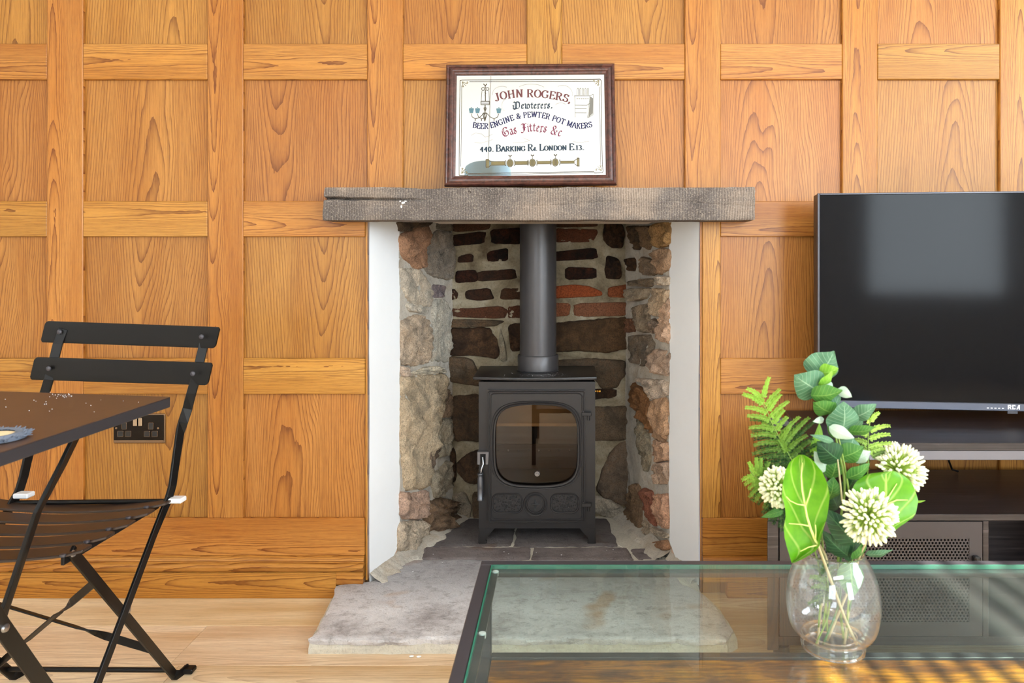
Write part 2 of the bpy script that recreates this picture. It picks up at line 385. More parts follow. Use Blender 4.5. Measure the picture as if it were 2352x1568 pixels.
glass_vase = glass_mat('vase_glass', (0.98, 0.985, 0.99, 1), ior=1.6, haze=0.02, hazecol=(0.9, 0.92, 0.95, 1))
glass_solid = NT('thick_vase_base'); glass_solid.set(color=(1, 1, 1, 1), rough=0.0, trans=1.0, ior=1.48); glass_solid = glass_solid.m
glass_stove = glass_mat('stove_glass', (0.62, 0.58, 0.54, 1), ior=1.42)
glass_win = glass_mat('window_glass', (0.97, 0.98, 0.98, 1))
screenm = NT('tv_screen'); screenm.set(color=S(16, 16, 19), rough=0.09, spec=0.085); screenm = screenm.m
text_white = plain('white_print', S(225, 225, 228), 0.6)

# ------------------------------------------------------------------ room shell
def boxo(name, x0, x1, y0, y1, z0, z1, m, parent=None, **k):
    return put(name, MB().box(x0, x1, y0, y1, z0, z1), m, parent, origin=((x0+x1)/2, (y0+y1)/2, (z0+z1)/2), **k)
floor = put('floor', MB().box(ROOM_L, ROOM_R, ROOM_F, 0.17, -0.10, -0.012), plain('screed', S(110, 100, 90), 0.9)); floor['kind'] = 'structure'
put('ceiling', MB().box(ROOM_L-0.1, ROOM_R+0.1, ROOM_F-0.1, 0.17, CEIL, CEIL+0.1), ceil_paint, kind='structure')
put('wall_left', MB().box(ROOM_L-0.1, ROOM_L, ROOM_F-0.1, 0.17, -0.1, CEIL), white_paint, kind='structure')
# right wall with the blind window, front wall (behind the camera) with two windows
wy0, wy1, wz0, wz1 = -3.4, -1.57, 1.12, 2.32
mb = MB()
mb.box(ROOM_R, ROOM_R+0.1, ROOM_F-0.1, wy0, -0.1, CEIL).box(ROOM_R, ROOM_R+0.1, wy1, 0.17, -0.1, CEIL)
mb.box(ROOM_R, ROOM_R+0.1, wy0, wy1, -0.1, wz0).box(ROOM_R, ROOM_R+0.1, wy0, wy1, wz1, CEIL)
put('wall_right', mb, white_paint, kind='structure')
mb = MB(); y0, y1 = ROOM_F-0.1, ROOM_F
def holes(mb, x0, x1, z0, z1, hs):
    xs = x0
    for (a, b, c, d) in hs:
        mb.box(xs, a, y0, y1, z0, z1); mb.box(a, b, y0, y1, z0, c); mb.box(a, b, y0, y1, d, z1); xs = b
    mb.box(xs, x1, y0, y1, z0, z1)
FW = [(-1.75, -0.45, 0.7, 2.1), (1.50, 2.60, 0.66, 2.2)]  # first opening is added to let in fill light
holes(mb, ROOM_L-0.1, ROOM_R+0.1, -0.1, CEIL, FW)
put('wall_front', mb, white_paint, kind='structure')
winf = plain('white_window_paint', S(236, 236, 236), 0.4)
for i, (a, b, c, d) in enumerate(FW):
    wn = thing('window_%d' % (i+1), ((a+b)/2, ROOM_F-0.06, c), None, None, kind='structure')
    mb = MB(); t_ = 0.05
    mb.box(a, a+t_, y0+0.02, y0+0.07, c, d).box(b-t_, b, y0+0.02, y0+0.07, c, d).box(a+t_, b-t_, y0+0.02, y0+0.07, c, c+t_).box(a+t_, b-t_, y0+0.02, y0+0.07, d-t_, d)
    put('window_frame', mb, winf, wn)
    put('pane', MB().box(a+t_, b-t_, y0+0.04, y0+0.046, c+t_, d-t_), glass_win, wn)
wn = thing('window_3', (ROOM_R+0.05, (wy0+wy1)/2, wz0), None, None, kind='structure')
mb = MB(); X0, X1 = ROOM_R+0.05, ROOM_R+0.09
mb.box(X0, X1, wy0, wy0+0.04, wz0, wz1).box(X0, X1, wy1-0.04, wy1, wz0, wz1).box(X0, X1, wy0, wy1, wz0, wz0+0.03).box(X0, X1, wy0, wy1, wz1-0.03, wz1)
put('window_frame', mb, winf, wn)
put('pane', MB().box(X0+0.02, X0+0.025, wy0+0.04, wy1-0.04, wz0+0.03, wz1-0.03), glass_win, wn)
bl = tag(thing('venetian_blind', (ROOM_R+0.02, (wy0+wy1)/2, wz1-0.02), 'x', 'blind'), 'white horizontal slat blind in the window of the right wall', 'blind')
for k in range(26):
    z = wz0+0.04+k*0.044; M = Matrix.Translation((ROOM_R+0.02, 0, z)) @ Matrix.Rotation(math.radians(-6), 4, 'Y')
    put('slat', MB().box(-0.016, 0.016, wy0+0.02, wy1-0.02, -0.0012, 0.0012, M), winf, bl)

# ------------------------------------------------------------------ floor planks
row = 0; Yb = 0.016
ys = [0.16, 0.016]+[-0.174-0.19*k for k in range(24)]
for k in range(len(ys)-1):
    b, a = ys[k], max(ys[k+1], ROOM_F)
    if a >= b: break
    joint = {2: -0.915}.get(k, -2.2+((k*0.437) % 1.22))
    xs = []; x = joint
    while x > ROOM_L: x -= 1.22
    xs = [ROOM_L]
    x += 1.22
    while x < ROOM_R: xs.append(x); x += 1.22
    xs.append(ROOM_R)
    for i in range(len(xs)-1):
        if xs[i+1]-xs[i] < 0.02: continue
        boxo('plank', xs[i]+0.0004, xs[i+1]-0.0004, a+0.0004, b-0.0004, -0.012, 0.0, lam, floor, bevel=0.0007)

# ------------------------------------------------------------------ panelled wall
OPL, OPR, OPT = PX(845), PX(1608), 1.10
TH = 0.013
mb = MB()
mb.box(ROOM_L-0.1, OPL-0.006, TH+0.008, 0.165, -0.1, CEIL).box(OPR+0.006, ROOM_R+0.1, TH+0.008, 0.165, -0.1, CEIL).box(OPL-0.006, OPR+0.006, TH+0.008, 0.165, OPT, CEIL)
wall = put('wall_back', mb, plain('backing_board', S(120, 84, 50), 0.8)); wall['kind'] = 'structure'
stiles = [(-624, -542), (-260, -178), (107, 190), (476, 558), (843, 925), (1210, 1290), (1573, 1655), (1935, 2016), (2297, 2380), (2662, 2744), (3026, 3108)]
rails = [(-1000, -905), (-620, -541), (-261, -181), (100, 182), (462, 543), (823, 905), (1190, 1275)]
def piece(name, x0, x1, y0, y1, z0, z1, m, bev=0.0022):
    return boxo(name, x0, x1, y0, y1, z0, z1, m, wall, bevel=bev)
floor_z = PZ(1275)
for i, (a, b) in enumerate(stiles):
    zb = PZ(1190)
    if i in (4,): zb = OPT
    if i in (5,): zb = OPT
    x0, x1 = PX(a), PX(b)
    if i == 6:
        piece('stile', x0, x1, 0, TH, OPT+0.0, CEIL-0.005, oak_v)
        piece('stile', PX(1613), x1, 0, TH, PZ(1190), OPT, oak_v)
        continue
    if x0 < ROOM_L or x1 > ROOM_R: continue
    piece('stile', x0, x1, 0, TH, zb, CEIL-0.005, oak_v)
xe = [(ROOM_L, PX(-624))]+[(PX(stiles[i][1]), PX(stiles[i+1][0])) for i in range(len(stiles)-1)]
for i, (x0, x1) in enumerate(xe):
    if x1 > ROOM_R: x1 = ROOM_R
    if x0 > ROOM_R-0.03 or x1 < ROOM_L: continue
    x0 = max(x0, ROOM_L)
    bay_mid = i in (5, 6)          # bays over the fireplace
    for j, (ra, rb) in enumerate(rails):
        z1_, z0_ = min(PZ(ra), CEIL-0.005), PZ(rb)
        if bay_mid and j >= 4: continue
        xr = PX(839) if i == 4 and j >= 4 else x1
        if j == 6: continue
        piece('rail', x0+0.0004, xr-0.0004, 0.0006, TH, z0_, z1_, oak_h, 0.0016)
        zt, zbm = PZ(rb), PZ(rails[j+1][0])
        if bay_mid and j == 3: zbm = OPT-0.01
        xr = PX(841) if i == 4 and j >= 4 else x1
        piece('panel', x0-0.004, xr+(0.0 if i == 4 and j >= 4 else 0.004), TH-0.0008, TH+0.007, zbm-0.004, zt+0.004, oak_p, 0)
# bottom rail, moulding and skirting, left and right of the fireplace
def low(side, x0, x1):
    piece('rail', x0, x1, -0.001, TH, PZ(1276), PZ(1190), oak_h)
    b_ = thing('baseboard_'+side, ((x0+x1)/2, -0.01, 0), None, None, kind='structure')
    prof = [(0.01, PZ(1275)), (-0.006, PZ(1276)), (-0.012, PZ(1280)), (-0.014, PZ(1284)), (-0.010, PZ(1287)), (-0.010, PZ(1289)), (-0.017, PZ(1291)), (-0.022, PZ(1296)), (-0.022, PZ(1301)), (-0.017, PZ(1307)), (-0.012, PZ(1309)), (0.01, PZ(1309))]
    n = len(prof); vs = [Vector((x0, p[0], p[1])) for p in prof]+[Vector((x1, p[0], p[1])) for p in prof]
    fs = [tuple(range(n)), tuple(range(2*n-1, n-1, -1))]+[(k, (k+1) % n, (k+1) % n+n, k+n) for k in range(n)]
    put('moulding', MB().add(vs, fs), oak_h, b_, origin=((x0+x1)/2, 0, PZ(1292)), smooth=True)
    return b_
xl_end = PX(838)
b_ = low('left', ROOM_L, xl_end)
boxo('skirting_board', ROOM_L, PX(776), -0.017, 0.012, 0.0, PZ(1309), oak_h, b_, bevel=0.001)
boxo('skirting_board', PX(776), xl_end-0.001, -0.017, 0.012, PZ(1337), PZ(1309), oak_h, b_, bevel=0.001)
b_ = low('right', PX(1613), ROOM_R)
boxo('skirting_board', PX(1613), ROOM_R, -0.017, 0.012, 0.045, PZ(1309), oak_h, b_, bevel=0.001)
boxo('skirting_board', PX(1668), ROOM_R, -0.017, 0.012, 0.0, 0.045, oak_h, b_, bevel=0.001)
piece('lipping', OPL-0.0062, OPL-0.0005, -0.002, 0.02, 0.045, OPT, oak_v, 0.0005)
piece('lipping', OPR, OPR+0.0045, -0.001, 0.02, 0.045, OPT, oak_v, 0.0005)

# ------------------------------------------------------------------ fireplace recess
fp = thing('fireplace_recess', (-0.08, 0.3, 0.0), 'open stone and brick fireplace recess with white plastered reveals in the panelled wall', 'fireplace')
LP0, LP1 = Vector((-0.496, 0.163, 0)), Vector((-0.391, 0.55, 0))
RP0, RP1 = Vector((0.331, 0.163, 0)), Vector((0.228, 0.55, 0))
BY = 0.553
def side_pt(px, py, P0, P1):
    d = P1-P0; k = (px-VX)/F
    t = (k*(D+P0.y)-P0.x)/(d.x-k*d.y)
    p = P0+d*t; s_ = F/(D+p.y)
    return Vector((p.x, p.y, HC-(py-VY)/s_))
def fbm(p, o=4): return noise.fractal(p, 1.0, 2.0, o)
def sheet(P0, P1, z0, z1, nrm, nu, nv, amp, sc_, ext0=0.0, ext1=0.02):
    d = (P1-P0); L = d.length; d = d/L; vs = []
    for j in range(nv+1):
        for i in range(nu+1):
            p = P0+d*(-ext0+(L+ext0+ext1)*i/nu); p = Vector((p.x, p.y, z0+(z1-z0)*j/nv))
            h = amp*fbm(p*sc_)+amp*0.4*fbm(p*sc_*4)
            vs.append(p+nrm*h)
    fs = [(j*(nu+1)+i, j*(nu+1)+i+1, (j+1)*(nu+1)+i+1, (j+1)*(nu+1)+i) for j in range(nv) for i in range(nu)]
    return MB().add(vs, fs)
Ln = Vector(((LP1-LP0).y, -(LP1-LP0).x, 0)).normalized()
Rn = Vector((-(RP1-RP0).y, (RP1-RP0).x, 0)).normalized()
Bn = Vector((0, -1, 0))
put('mortar', sheet(LP0, LP1, 0.0, 1.7, Ln, 40, 150, 0.006, 9, 0.004), mort_side, fp, smooth='all', fixn=False)
put('mortar', sheet(RP0, RP1, 0.0, 1.7, Rn, 40, 150, 0.006, 9, 0.004), mort_side, fp, smooth='all', fixn=False)
put('mortar', sheet(Vector((-0.43, BY, 0)), Vector((0.27, BY, 0)), 0.0, 1.7, Bn, 70, 150, 0.006, 9), mort_back, fp, smooth='all', fixn=False)
put('light_stop', MB().box(-0.6, 0.5, 0.1, 0.7, 1.7, 1.74), mort_back, fp)  # unseen closures added to keep outside light out of the recess
put('light_stop', MB().box(-0.6, 0.5, 0.165, 0.172, 1.15, 1.72), mort_back, fp)
# plastered reveals with a broken inner edge
def reveal(xo, P0, nrm, sg):
    mb = MB(); vs = []; nz = 150; nu = 8; d0 = Vector((xo, 0.001, 0)); 
    dd = (P0-d0)
    for j in range(nz+1):
        z = 0.03+(OPT-0.03)*j/nz
        flare = 0.0
        e = 1.0+0.03*fbm(Vector((sg*3.1, 0, z*16)))+0.012*fbm(Vector((sg*5.1, 2, z*70)))
        if z < 0.10: e -= 0.9*((0.10-z)/0.07)**1.6*0.55
        for i in range(nu+1):
            p = d0+dd*(e*i/nu); o = 0.0015*fbm(Vector((p.x*8, p.y*8, z*5)))
            vs.append(Vector((p.x, p.y, z))+nrm*(o+0.004))
        p = d0+dd*e; vs.append(Vector((p.x, p.y, z))-nrm*0.012)
    m_ = nu+2
    fs = [(j*m_+i, j*m_+i+1, (j+1)*m_+i+1, (j+1)*m_+i) for j in range(nz) for i in range(nu+1)]
    put('plaster_reveal', MB().add(vs, fs), plaster, fp, smooth=True, fixn=False, label='white painted plaster reveal')
    vs = []
    for j in range(nz+1):
        z = 0.03+(OPT-0.03)*j/nz
        e = 1.05+0.03*fbm(Vector((sg*3.7, 5, z*14)))+0.02*fbm(Vector((sg*5.1, 7, z*60)))
        for i in range(4):
            p = d0+dd*(0.7+(e-0.7)*i/3); vs.append(Vector((p.x, p.y, z))+nrm*(0.001-(0.006 if i == 3 else 0)))
    fs = [(j*4+i, j*4+i+1, (j+1)*4+i+1, (j+1)*4+i) for j in range(nz) for i in range(3)]
    put('undercoat_edge', MB().add(vs, fs), pinkpl, fp, smooth=True, fixn=False)
dL = (LP0-Vector((OPL, 0, 0))); nL = Vector((dL.y, -dL.x, 0)).normalized()
dR = (RP0-Vector((OPR, 0, 0))); nR = Vector((-dR.y, dR.x, 0)).normalized()
reveal(OPL, LP0, nL, 1); reveal(OPR, RP0, nR, 2)
put('lintel', MB().box(OPL, OPR, 0.03, 0.165, 1.062, 1.15), mort_side, fp)

def stone(pts3, nrm, depth, seed, col, m, name='stone', N=54, ji=0.06, sink=0.006, rough=0.22):
    c = sum(pts3, Vector())/len(pts3)
    ex = Vector((0, 0, 1)).cross(nrm).normalized(); ey = nrm.cross(ex).normalized()
    q = [((p-c).dot(ex)*1.07, (p-c).dot(ey)*1.05) for p in pts3]
    for _ in range(1):      # soften corners
        q2 = []
        for i in range(len(q)):
            a, b = q[i], q[(i+1) % len(q)]
            q2 += [(a[0]*0.88+b[0]*0.12, a[1]*0.88+b[1]*0.12), (a[0]*0.12+b[0]*0.88, a[1]*0.12+b[1]*0.88)]
        q = q2
    seg = [math.hypot(q[(i+1) % len(q)][0]-q[i][0], q[(i+1) % len(q)][1]-q[i][1]) for i in range(len(q))]
    T = sum(seg); out = []
    for k in range(N):
        s_ = T*k/N; i = 0
        while s_ > seg[i]: s_ -= seg[i]; i = (i+1) % len(q)
        a, b = q[i], q[(i+1) % len(q)]; t = s_/max(seg[i], 1e-9)
        out.append((a[0]*(1-t)+b[0]*t, a[1]*(1-t)+b[1]*t))
    R = [(1.03, -1), (1.0, 0.3), (0.965, 0.72), (0.91, 0.9), (0.78, 0.98), (0.58, 1.0), (0.38, 1.0), (0.16, 1.0)]; depth *= 0.62; rough *= 2.0
    sv = Vector((seed*3.17, seed*1.7, seed*0.9)); vs = []; size = math.sqrt(T)*0.12
    tx, ty = (random.random()-0.5)*0.5*depth/size*0.12, (random.random()-0.5)*0.4*depth/size*0.12
    for r, h in R:
        for (x, y) in out:
            jj = 1+ji*noise.noise(Vector((x*60, y*60, 0))+sv) if r > 0.5 else 1
            xx, yy = x*r*jj, y*r*jj
            n1 = fbm(Vector((xx*22, yy*22, 0))+sv); n2 = fbm(Vector((xx*75, yy*75, 1))+sv)
            hh = -sink if h < 0 else depth*(h+rough*1.6*n1*min(1, h*1.5)+rough*1.0*n2)+(tx*xx+ty*yy)*8*h
            vs.append(c+ex*xx+ey*yy+nrm*hh)
    vs.append(c+nrm*depth*(1.05+rough*1.6*fbm(sv)))
    n = N; L = len(vs)-1
    fs = [(i*n+k, i*n+(k+1) % n, (i+1)*n+(k+1) % n, (i+1)*n+k) for i in range(len(R)-1) for k in range(n)]
    fs += [((len(R)-1)*n+k, (len(R)-1)*n+(k+1) % n, L) for k in range(n)]
    return put(name, MB().add(vs, fs), m, fp, origin=c, smooth='all', col=col)
DK, DB, RB, OB = S(26, 19, 15), S(46, 34, 26), S(78, 50, 36), S(140, 70, 38)
GB, SB = S(84, 72, 58), S(66, 48, 34)
back = [
 ([(1040,512),(1125,512),(1120,527),(1045,533)], SB, 1), ([(1036,541),(1113,531),(1110,559),(1036,565)], DK, 1), ([(1128,528),(1197,523),(1197,560),(1131,559)], DK, 1),
 ([(1054,588),(1080,582),(1087,587),(1086,601),(1053,603)], DB, 1), ([(1119,584),(1126,577),(1165,570),(1165,598),(1123,601)], DK, 1),
 ([(1048,622),(1090,620),(1097,630),(1095,646),(1049,650)], DK, 1), ([(1099,624),(1182,617),(1185,640),(1099,646)], DB, 1),
 ([(1027,666),(1044,663),(1052,673),(1050,686),(1027,690)], DB, 1), ([(1071,667),(1123,662),(1133,686),(1100,690),(1071,686)], DB, 1),
 ([(1154,663),(1200,661),(1200,687),(1150,687)], SB, 1), ([(1030,707),(1082,708),(1146,703),(1164,712),(1156,731),(1030,727)], RB, 1),
 ([(1168,704),(1205,699),(1205,729),(1167,730)], RB, 1), ([(1030,732),(1158,736),(1132,749),(1030,752)], GB, 0),
 ([(1025,756),(1120,753),(1140,778),(1143,823),(1095,816),(1028,814)], DB, 0), ([(1168,746),(1205,742),(1205,803),(1174,806)], DB, 0),
 ([(1025,818),(1080,824),(1096,848),(1105,885),(1060,880),(1025,872)], GB, 0), ([(1036,911),(1110,905),(1112,1010),(1041,1010)], S(70,58,46), 0),
 ([(1032,1012),(1047,1040),(1048,1100),(1030,1110)], DB, 0),
 ([(1049,1065),(1075,1042),(1110,1028),(1112,1109),(1074,1108),(1052,1082)], S(68,54,42), 0), ([(1038,1136),(1068,1130),(1083,1160),(1080,1187),(1050,1196)], S(150,138,120), 0),
 ([(1086,1130),(1125,1130),(1125,1188),(1086,1190)], GB, 0),
 ([(1278,512),(1369,512),(1370,520),(1278,523)], SB, 1),
 ([(1272,524),(1369,527),(1370,535),(1360,555),(1272,556)], S(84,52,36), 1), ([(1390,514),(1429,514),(1434,541),(1429,569),(1403,568),(1385,548)], DK, 0),
 ([(1270,579),(1365,569),(1370,594),(1270,599)], DK, 1), ([(1300,614),(1367,615),(1367,639),(1301,642)], DK, 1),
 ([(1394,587),(1419,594),(1426,610),(1426,639),(1393,639),(1389,620)], DK, 0), ([(1270,658),(1317,654),(1352,657),(1380,670),(1379,679),(1270,685)], OB, 1),
 ([(1398,660),(1442,653),(1442,683),(1398,682)], S(128,72,44), 1), ([(1270,696),(1309,697),(1307,724),(1270,727)], S(124,78,54), 1),
 ([(1323,697),(1442,694),(1442,724),(1323,727)], S(118,78,56), 1), ([(1270,742),(1342,737),(1403,731),(1444,731),(1446,796),(1393,808),(1335,804),(1270,807)], S(68,52,36), 0),
 ([(1278,829),(1362,824),(1433,829),(1430,862),(1413,890),(1383,893),(1350,850),(1278,846)], GB, 0), ([(1355,893),(1414,893),(1413,911),(1355,916)], DB, 0),
 ([(1355,935),(1450,935),(1470,953),(1468,995),(1428,1009),(1355,1010)], S(102,88,72), 0),
 ([(1423,1019),(1448,1012),(1470,1020),(1472,1068),(1453,1093),(1438,1160),(1395,1141),(1371,1124),(1395,1051)], S(112,98,84), 0),
 ([(1362,1137),(1400,1145),(1436,1169),(1434,1194),(1386,1183),(1360,1173)], S(176,166,150), 0),
 ([(1150,752),(1160,790),(1165,826),(1150,828),(1147,780)], S(150,140,120), 0),
]
for i, (o, c, isb) in enumerate(back):
    pts = [P(x, y, BY) for x, y in o]
    if isb: stone(pts, Bn, 0.010, i+1, c, brickm, 'brick', ji=0.05, rough=0.3)
    else: stone(pts, Bn, 0.024, i+1, c, stonem)
# rows of the back wall the stove hides
for r in range(3):
    for k in range(3):
        x0 = 1125+k*78+(r % 2)*16; y0 = 905+r*95
        stone([P(x, y, BY) for x, y in [(x0, y0), (x0+68, y0+4), (x0+66, y0+80), (x0+4, y0+84)]], Bn, 0.02, 80+r*3+k, DB, stonem, N=20)
CR, PK, GR, YL, BR = S(206,192,172), S(196,156,130), S(168,160,148), S(196,176,148), S(146,122,100)
left = [
 ([(908,508),(990,506),(985,517),(917,534)], S(92,80,68), .02), ([(917,540),(955,523),(981,518),(976,564),(973,612),(950,617),(934,599),(919,589),(914,551)], S(178,136,108), .026),
 ([(998,531),(1034,533),(1036,602),(1029,643),(983,628),(976,607),(983,564)], S(150,140,128), .02), ([(1003,512),(1045,512),(1040,531),(1000,527)], S(120,112,100), .018),
 ([(919,612),(968,622),(990,676),(985,704),(937,694),(919,653)], CR, .02), ([(993,653),(1020,656),(1017,682),(993,684)], S(134,122,124), .014),
 ([(932,699),(952,694),(980,709),(978,722),(939,714)], S(218,206,188), .018), ([(993,689),(1019,689),(1030,717),(1031,806),(1024,829),(985,821),(991,755),(993,717)], S(190,184,170), .018),
 ([(919,740),(957,724),(979,740),(986,755),(980,827),(947,839),(919,832)], S(188,168,146), .026), ([(942,855),(978,841),(1003,841),(1024,853),(983,860),(950,860)], S(222,208,184), .022),
 ([(921,869),(984,864),(1019,868),(1016,896),(1008,950),(996,1004),(977,1070),(972,1115),(930,1122),(919,980)], YL, .034),
 ([(1013,908),(1023,892),(1035,920),(1037,956),(1011,957)], BR, .02), ([(1008,965),(1034,962),(1035,1001),(1026,1044),(1008,1050),(1002,1010)], S(176,166,146), .02),
 ([(984,985),(1000,1010),(1003,1052),(981,1097),(977,1082)], S(130,112,96), .02), ([(990,1090),(1030,1057),(1034,1113),(1020,1137),(996,1143),(987,1115)], S(172,160,140), .022),
 ([(915,1129),(948,1133),(978,1123),(981,1176),(960,1190),(918,1189)], S(194,162,142), .028), ([(913,1199),(960,1195),(975,1207),(972,1252),(951,1262),(913,1266)], S(200,182,160), .028),
 ([(917,840),(936,845),(940,862),(922,866)], S(206,184,164), .018),
 ([(975,1157),(1005,1143),(1028,1150),(1034,1184),(1020,1205),(980,1226),(973,1205)], S(112,92,74), .055),
]
for i, (o, c, dp) in enumerate(left):
    stone([side_pt(x, y, LP0, LP1) for x, y in o], Ln, dp, 200+i, c, stonem, rough=0.34)
right = [
 ([(1505,515),(1544,505),(1541,562),(1512,569),(1503,546)], S(176,138,92)), ([(1477,520),(1502,520),(1501,551),(1493,575),(1477,559)], S(120,98,76)),
 ([(1444,520),(1472,520),(1474,564),(1467,575),(1454,556)], S(84,70,54)), ([(1495,584),(1521,571),(1542,573),(1541,617),(1518,631),(1507,601)], S(186,152,122)),
 ([(1480,589),(1495,594),(1513,604),(1509,631),(1482,631),(1477,610)], S(140,118,96)), ([(1446,594),(1457,592),(1459,622),(1447,620)], DB),
 ([(1507,635),(1541,635),(1541,655),(1505,654)], S(208,190,168)), ([(1449,645),(1501,638),(1497,659),(1457,656)], S(126,112,94)),
 ([(1446,663),(1493,661),(1488,684),(1462,692),(1448,684)], S(172,156,134)), ([(1502,663),(1541,665),(1533,696),(1523,728),(1500,720),(1501,684)], S(206,180,150)),
 ([(1462,706),(1491,697),(1496,763),(1470,761),(1460,730)], S(146,130,110)), ([(1443,732),(1457,732),(1461,761),(1445,763)], S(112,76,58)),
 ([(1502,730),(1522,742),(1510,762),(1500,766)], S(124,110,98)), ([(1527,701),(1541,684),(1541,789),(1515,778),(1513,762)], S(214,178,150)),
 ([(1452,772),(1495,769),(1503,801),(1485,840),(1457,832),(1449,801)], S(120,108,94)), ([(1505,803),(1541,806),(1538,863),(1497,853),(1492,842)], S(196,168,146)),
 ([(1467,868),(1532,873),(1533,908),(1498,920),(1489,890)], S(210,190,170)), ([(1456,879),(1480,893),(1496,924),(1502,993),(1487,976),(1467,947),(1452,916)], S(138,96,62)),
 ([(1500,924),(1532,912),(1538,989),(1526,1015),(1509,1001),(1502,972)], S(200,160,126)), ([(1470,957),(1482,980),(1496,1002),(1496,1060),(1487,1082),(1474,1056)], S(150,140,120)),
 ([(1509,1008),(1538,1019),(1536,1055),(1512,1062),(1503,1040)], S(196,158,130)), ([(1506,1066),(1536,1060),(1536,1110),(1510,1110),(1500,1078)], S(188,160,138)),
 ([(1478,1120),(1500,1129),(1508,1169),(1508,1209),(1485,1185)], S(146,92,74)), ([(1509,1137),(1536,1134),(1539,1214),(1519,1203),(1512,1163)], S(206,160,132)),
 ([(1441,1171),(1456,1113),(1474,1115),(1477,1215),(1462,1217),(1441,1194)], S(134,108,84)), ([(1498,1208),(1538,1224),(1538,1236),(1510,1228)], S(204,186,164)),
 ([(1496,1246),(1538,1238),(1539,1262),(1510,1264),(1495,1258)], S(170,128,98)), ([(1483,1193),(1495,1207),(1492,1240),(1483,1238)], S(166,150,130)),
]
for i, (o, c) in enumerate(right):
    stone([side_pt(x, y, RP0, RP1) for x, y in o], Rn, 0.024, 300+i, c, stonem, rough=0.34)

# ------------------------------------------------------------------ hearth
he = thing('stone_hearth', (-0.1, -0.1, 0), 'raised grey sandstone hearth with rough front edge under the stove', 'hearth')
def slab(outline, ztop, zbot, seed, nx=60, ny=34, edge=0.004, name='slab', m=slabm, col=(1, 1, 1, 1)):
    """irregular slab: outline as left/right x per y rows (y0..y1)"""
    vs = []; y0_, y1_ = outline[0][0], outline[-1][0]
    def lr(y):
        for a, b in zip(outline, outline[1:]):
            if a[0] <= y <= b[0]:
                t = (y-a[0])/max(1e-9, b[0]-a[0]); return a[1]*(1-t)+b[1]*t, a[2]*(1-t)+b[2]*t
        return outline[-1][1:]
    sv = Vector((seed, seed*2.3, 0))
    for j in range(ny+1):
        y = y0_+(y1_-y0_)*j/ny; xl, xr = lr(y)
        for i in range(nx+1):
            x = xl+(xr-xl)*i/nx
            e = min(i, nx-i, j, ny-j)
            dx = dy = 0
            if e == 0:
                if j in (0, ny): dy = edge*fbm(Vector((x*14, 0, 0))+sv)*1.6+edge*0.6*fbm(Vector((x*60, 0, 0))+sv)
                if i in (0, nx): dx = edge*fbm(Vector((0, y*14, 3))+sv)*1.6
            z = ztop+0.0022*fbm(Vector((x*9, y*14, 0))+sv)+0.0010*fbm(Vector((x*40, y*60, 0))+sv)
            if e == 0: z -= 0.003+0.003*abs(fbm(Vector((x*30, y*30, 5))+sv))
            vs.append(Vector((x+dx, y+dy, z)))
    W = nx+1
    fs = [(j*W+i, j*W+i+1, (j+1)*W+i+1, (j+1)*W+i) for j in range(ny) for i in range(nx)]
    ring = [i for i in range(W)]+[j*W+nx for j in range(1, ny+1)]+[ny*W+i for i in range(nx-1, -1, -1)]+[j*W for j in range(ny-1, 0, -1)]
    base = len(vs); cx = sum(vs[k].x for k in ring)/len(ring); cy = sum(vs[k].y for k in ring)/len(ring)
    nr = len(ring); ra = (ztop+zbot)/2
    for k in ring:
        p = vs[k]; vs.append(Vector((p.x+0.003*fbm(p*50+sv), p.y+0.004*fbm(p*45+sv), ra)))
    for k in ring:
        p = vs[k]; vs.append(Vector((p.x+0.004*fbm(p*40+sv)+(0.003 if p.x < cx else -0.003), p.y+(0.004 if p.y < cy else -0.004), zbot)))
    fs += [(ring[(k+1) % nr], ring[k], base+k, base+(k+1) % nr) for k in range(nr)]
    fs += [(base+(k+1) % nr, base+k, base+nr+k, base+nr+(k+1) % nr) for k in range(nr)]
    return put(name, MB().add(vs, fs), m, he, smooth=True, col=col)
hz = 0.040
yf = -0.317
slab([(yf, -0.605, 0.395), (yf+0.05, -0.600, 0.418), (-0.16, -0.607, 0.405), (-0.07, -0.617, 0.385), (-0.03, -0.628, 0.36), (-0.02, -0.630, 0.34), (0.0, OPL+0.01, 0.33), (0.16, -0.50, 0.33)], hz, 0.022, 1, 110, 60)
joints = 0.012
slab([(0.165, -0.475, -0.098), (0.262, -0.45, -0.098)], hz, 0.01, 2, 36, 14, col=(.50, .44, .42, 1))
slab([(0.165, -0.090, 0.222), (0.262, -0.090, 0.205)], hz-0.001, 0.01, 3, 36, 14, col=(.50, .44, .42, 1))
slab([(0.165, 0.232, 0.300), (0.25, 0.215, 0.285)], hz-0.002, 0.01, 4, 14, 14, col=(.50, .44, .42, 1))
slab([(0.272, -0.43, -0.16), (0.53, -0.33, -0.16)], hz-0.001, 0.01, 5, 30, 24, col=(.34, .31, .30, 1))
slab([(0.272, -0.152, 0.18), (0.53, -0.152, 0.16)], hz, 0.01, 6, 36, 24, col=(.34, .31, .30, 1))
bed = MB()
pl = [(-0.607, yf+0.004), (0.397, yf+0.004), (0.428, yf+0.03), (0.418, -0.16), (0.385, -0.05), (0.36, -0.02), (OPR-0.002, -0.001), (0.331, 0.163), (0.23, 0.56), (-0.40, 0.56), (-0.496, 0.163), (OPL+0.002, -0.001), (-0.630, -0.02)]
pl2 = []
for i in range(len(pl)):
    a, b = Vector(pl[i]), Vector(pl[(i+1) % len(pl)]); n = max(1, int((b-a).length/0.012))
    for k in range(n):
        p = a+(b-a)*k/n; pl2.append((p.x, p.y))
n = len(pl2); vs = []
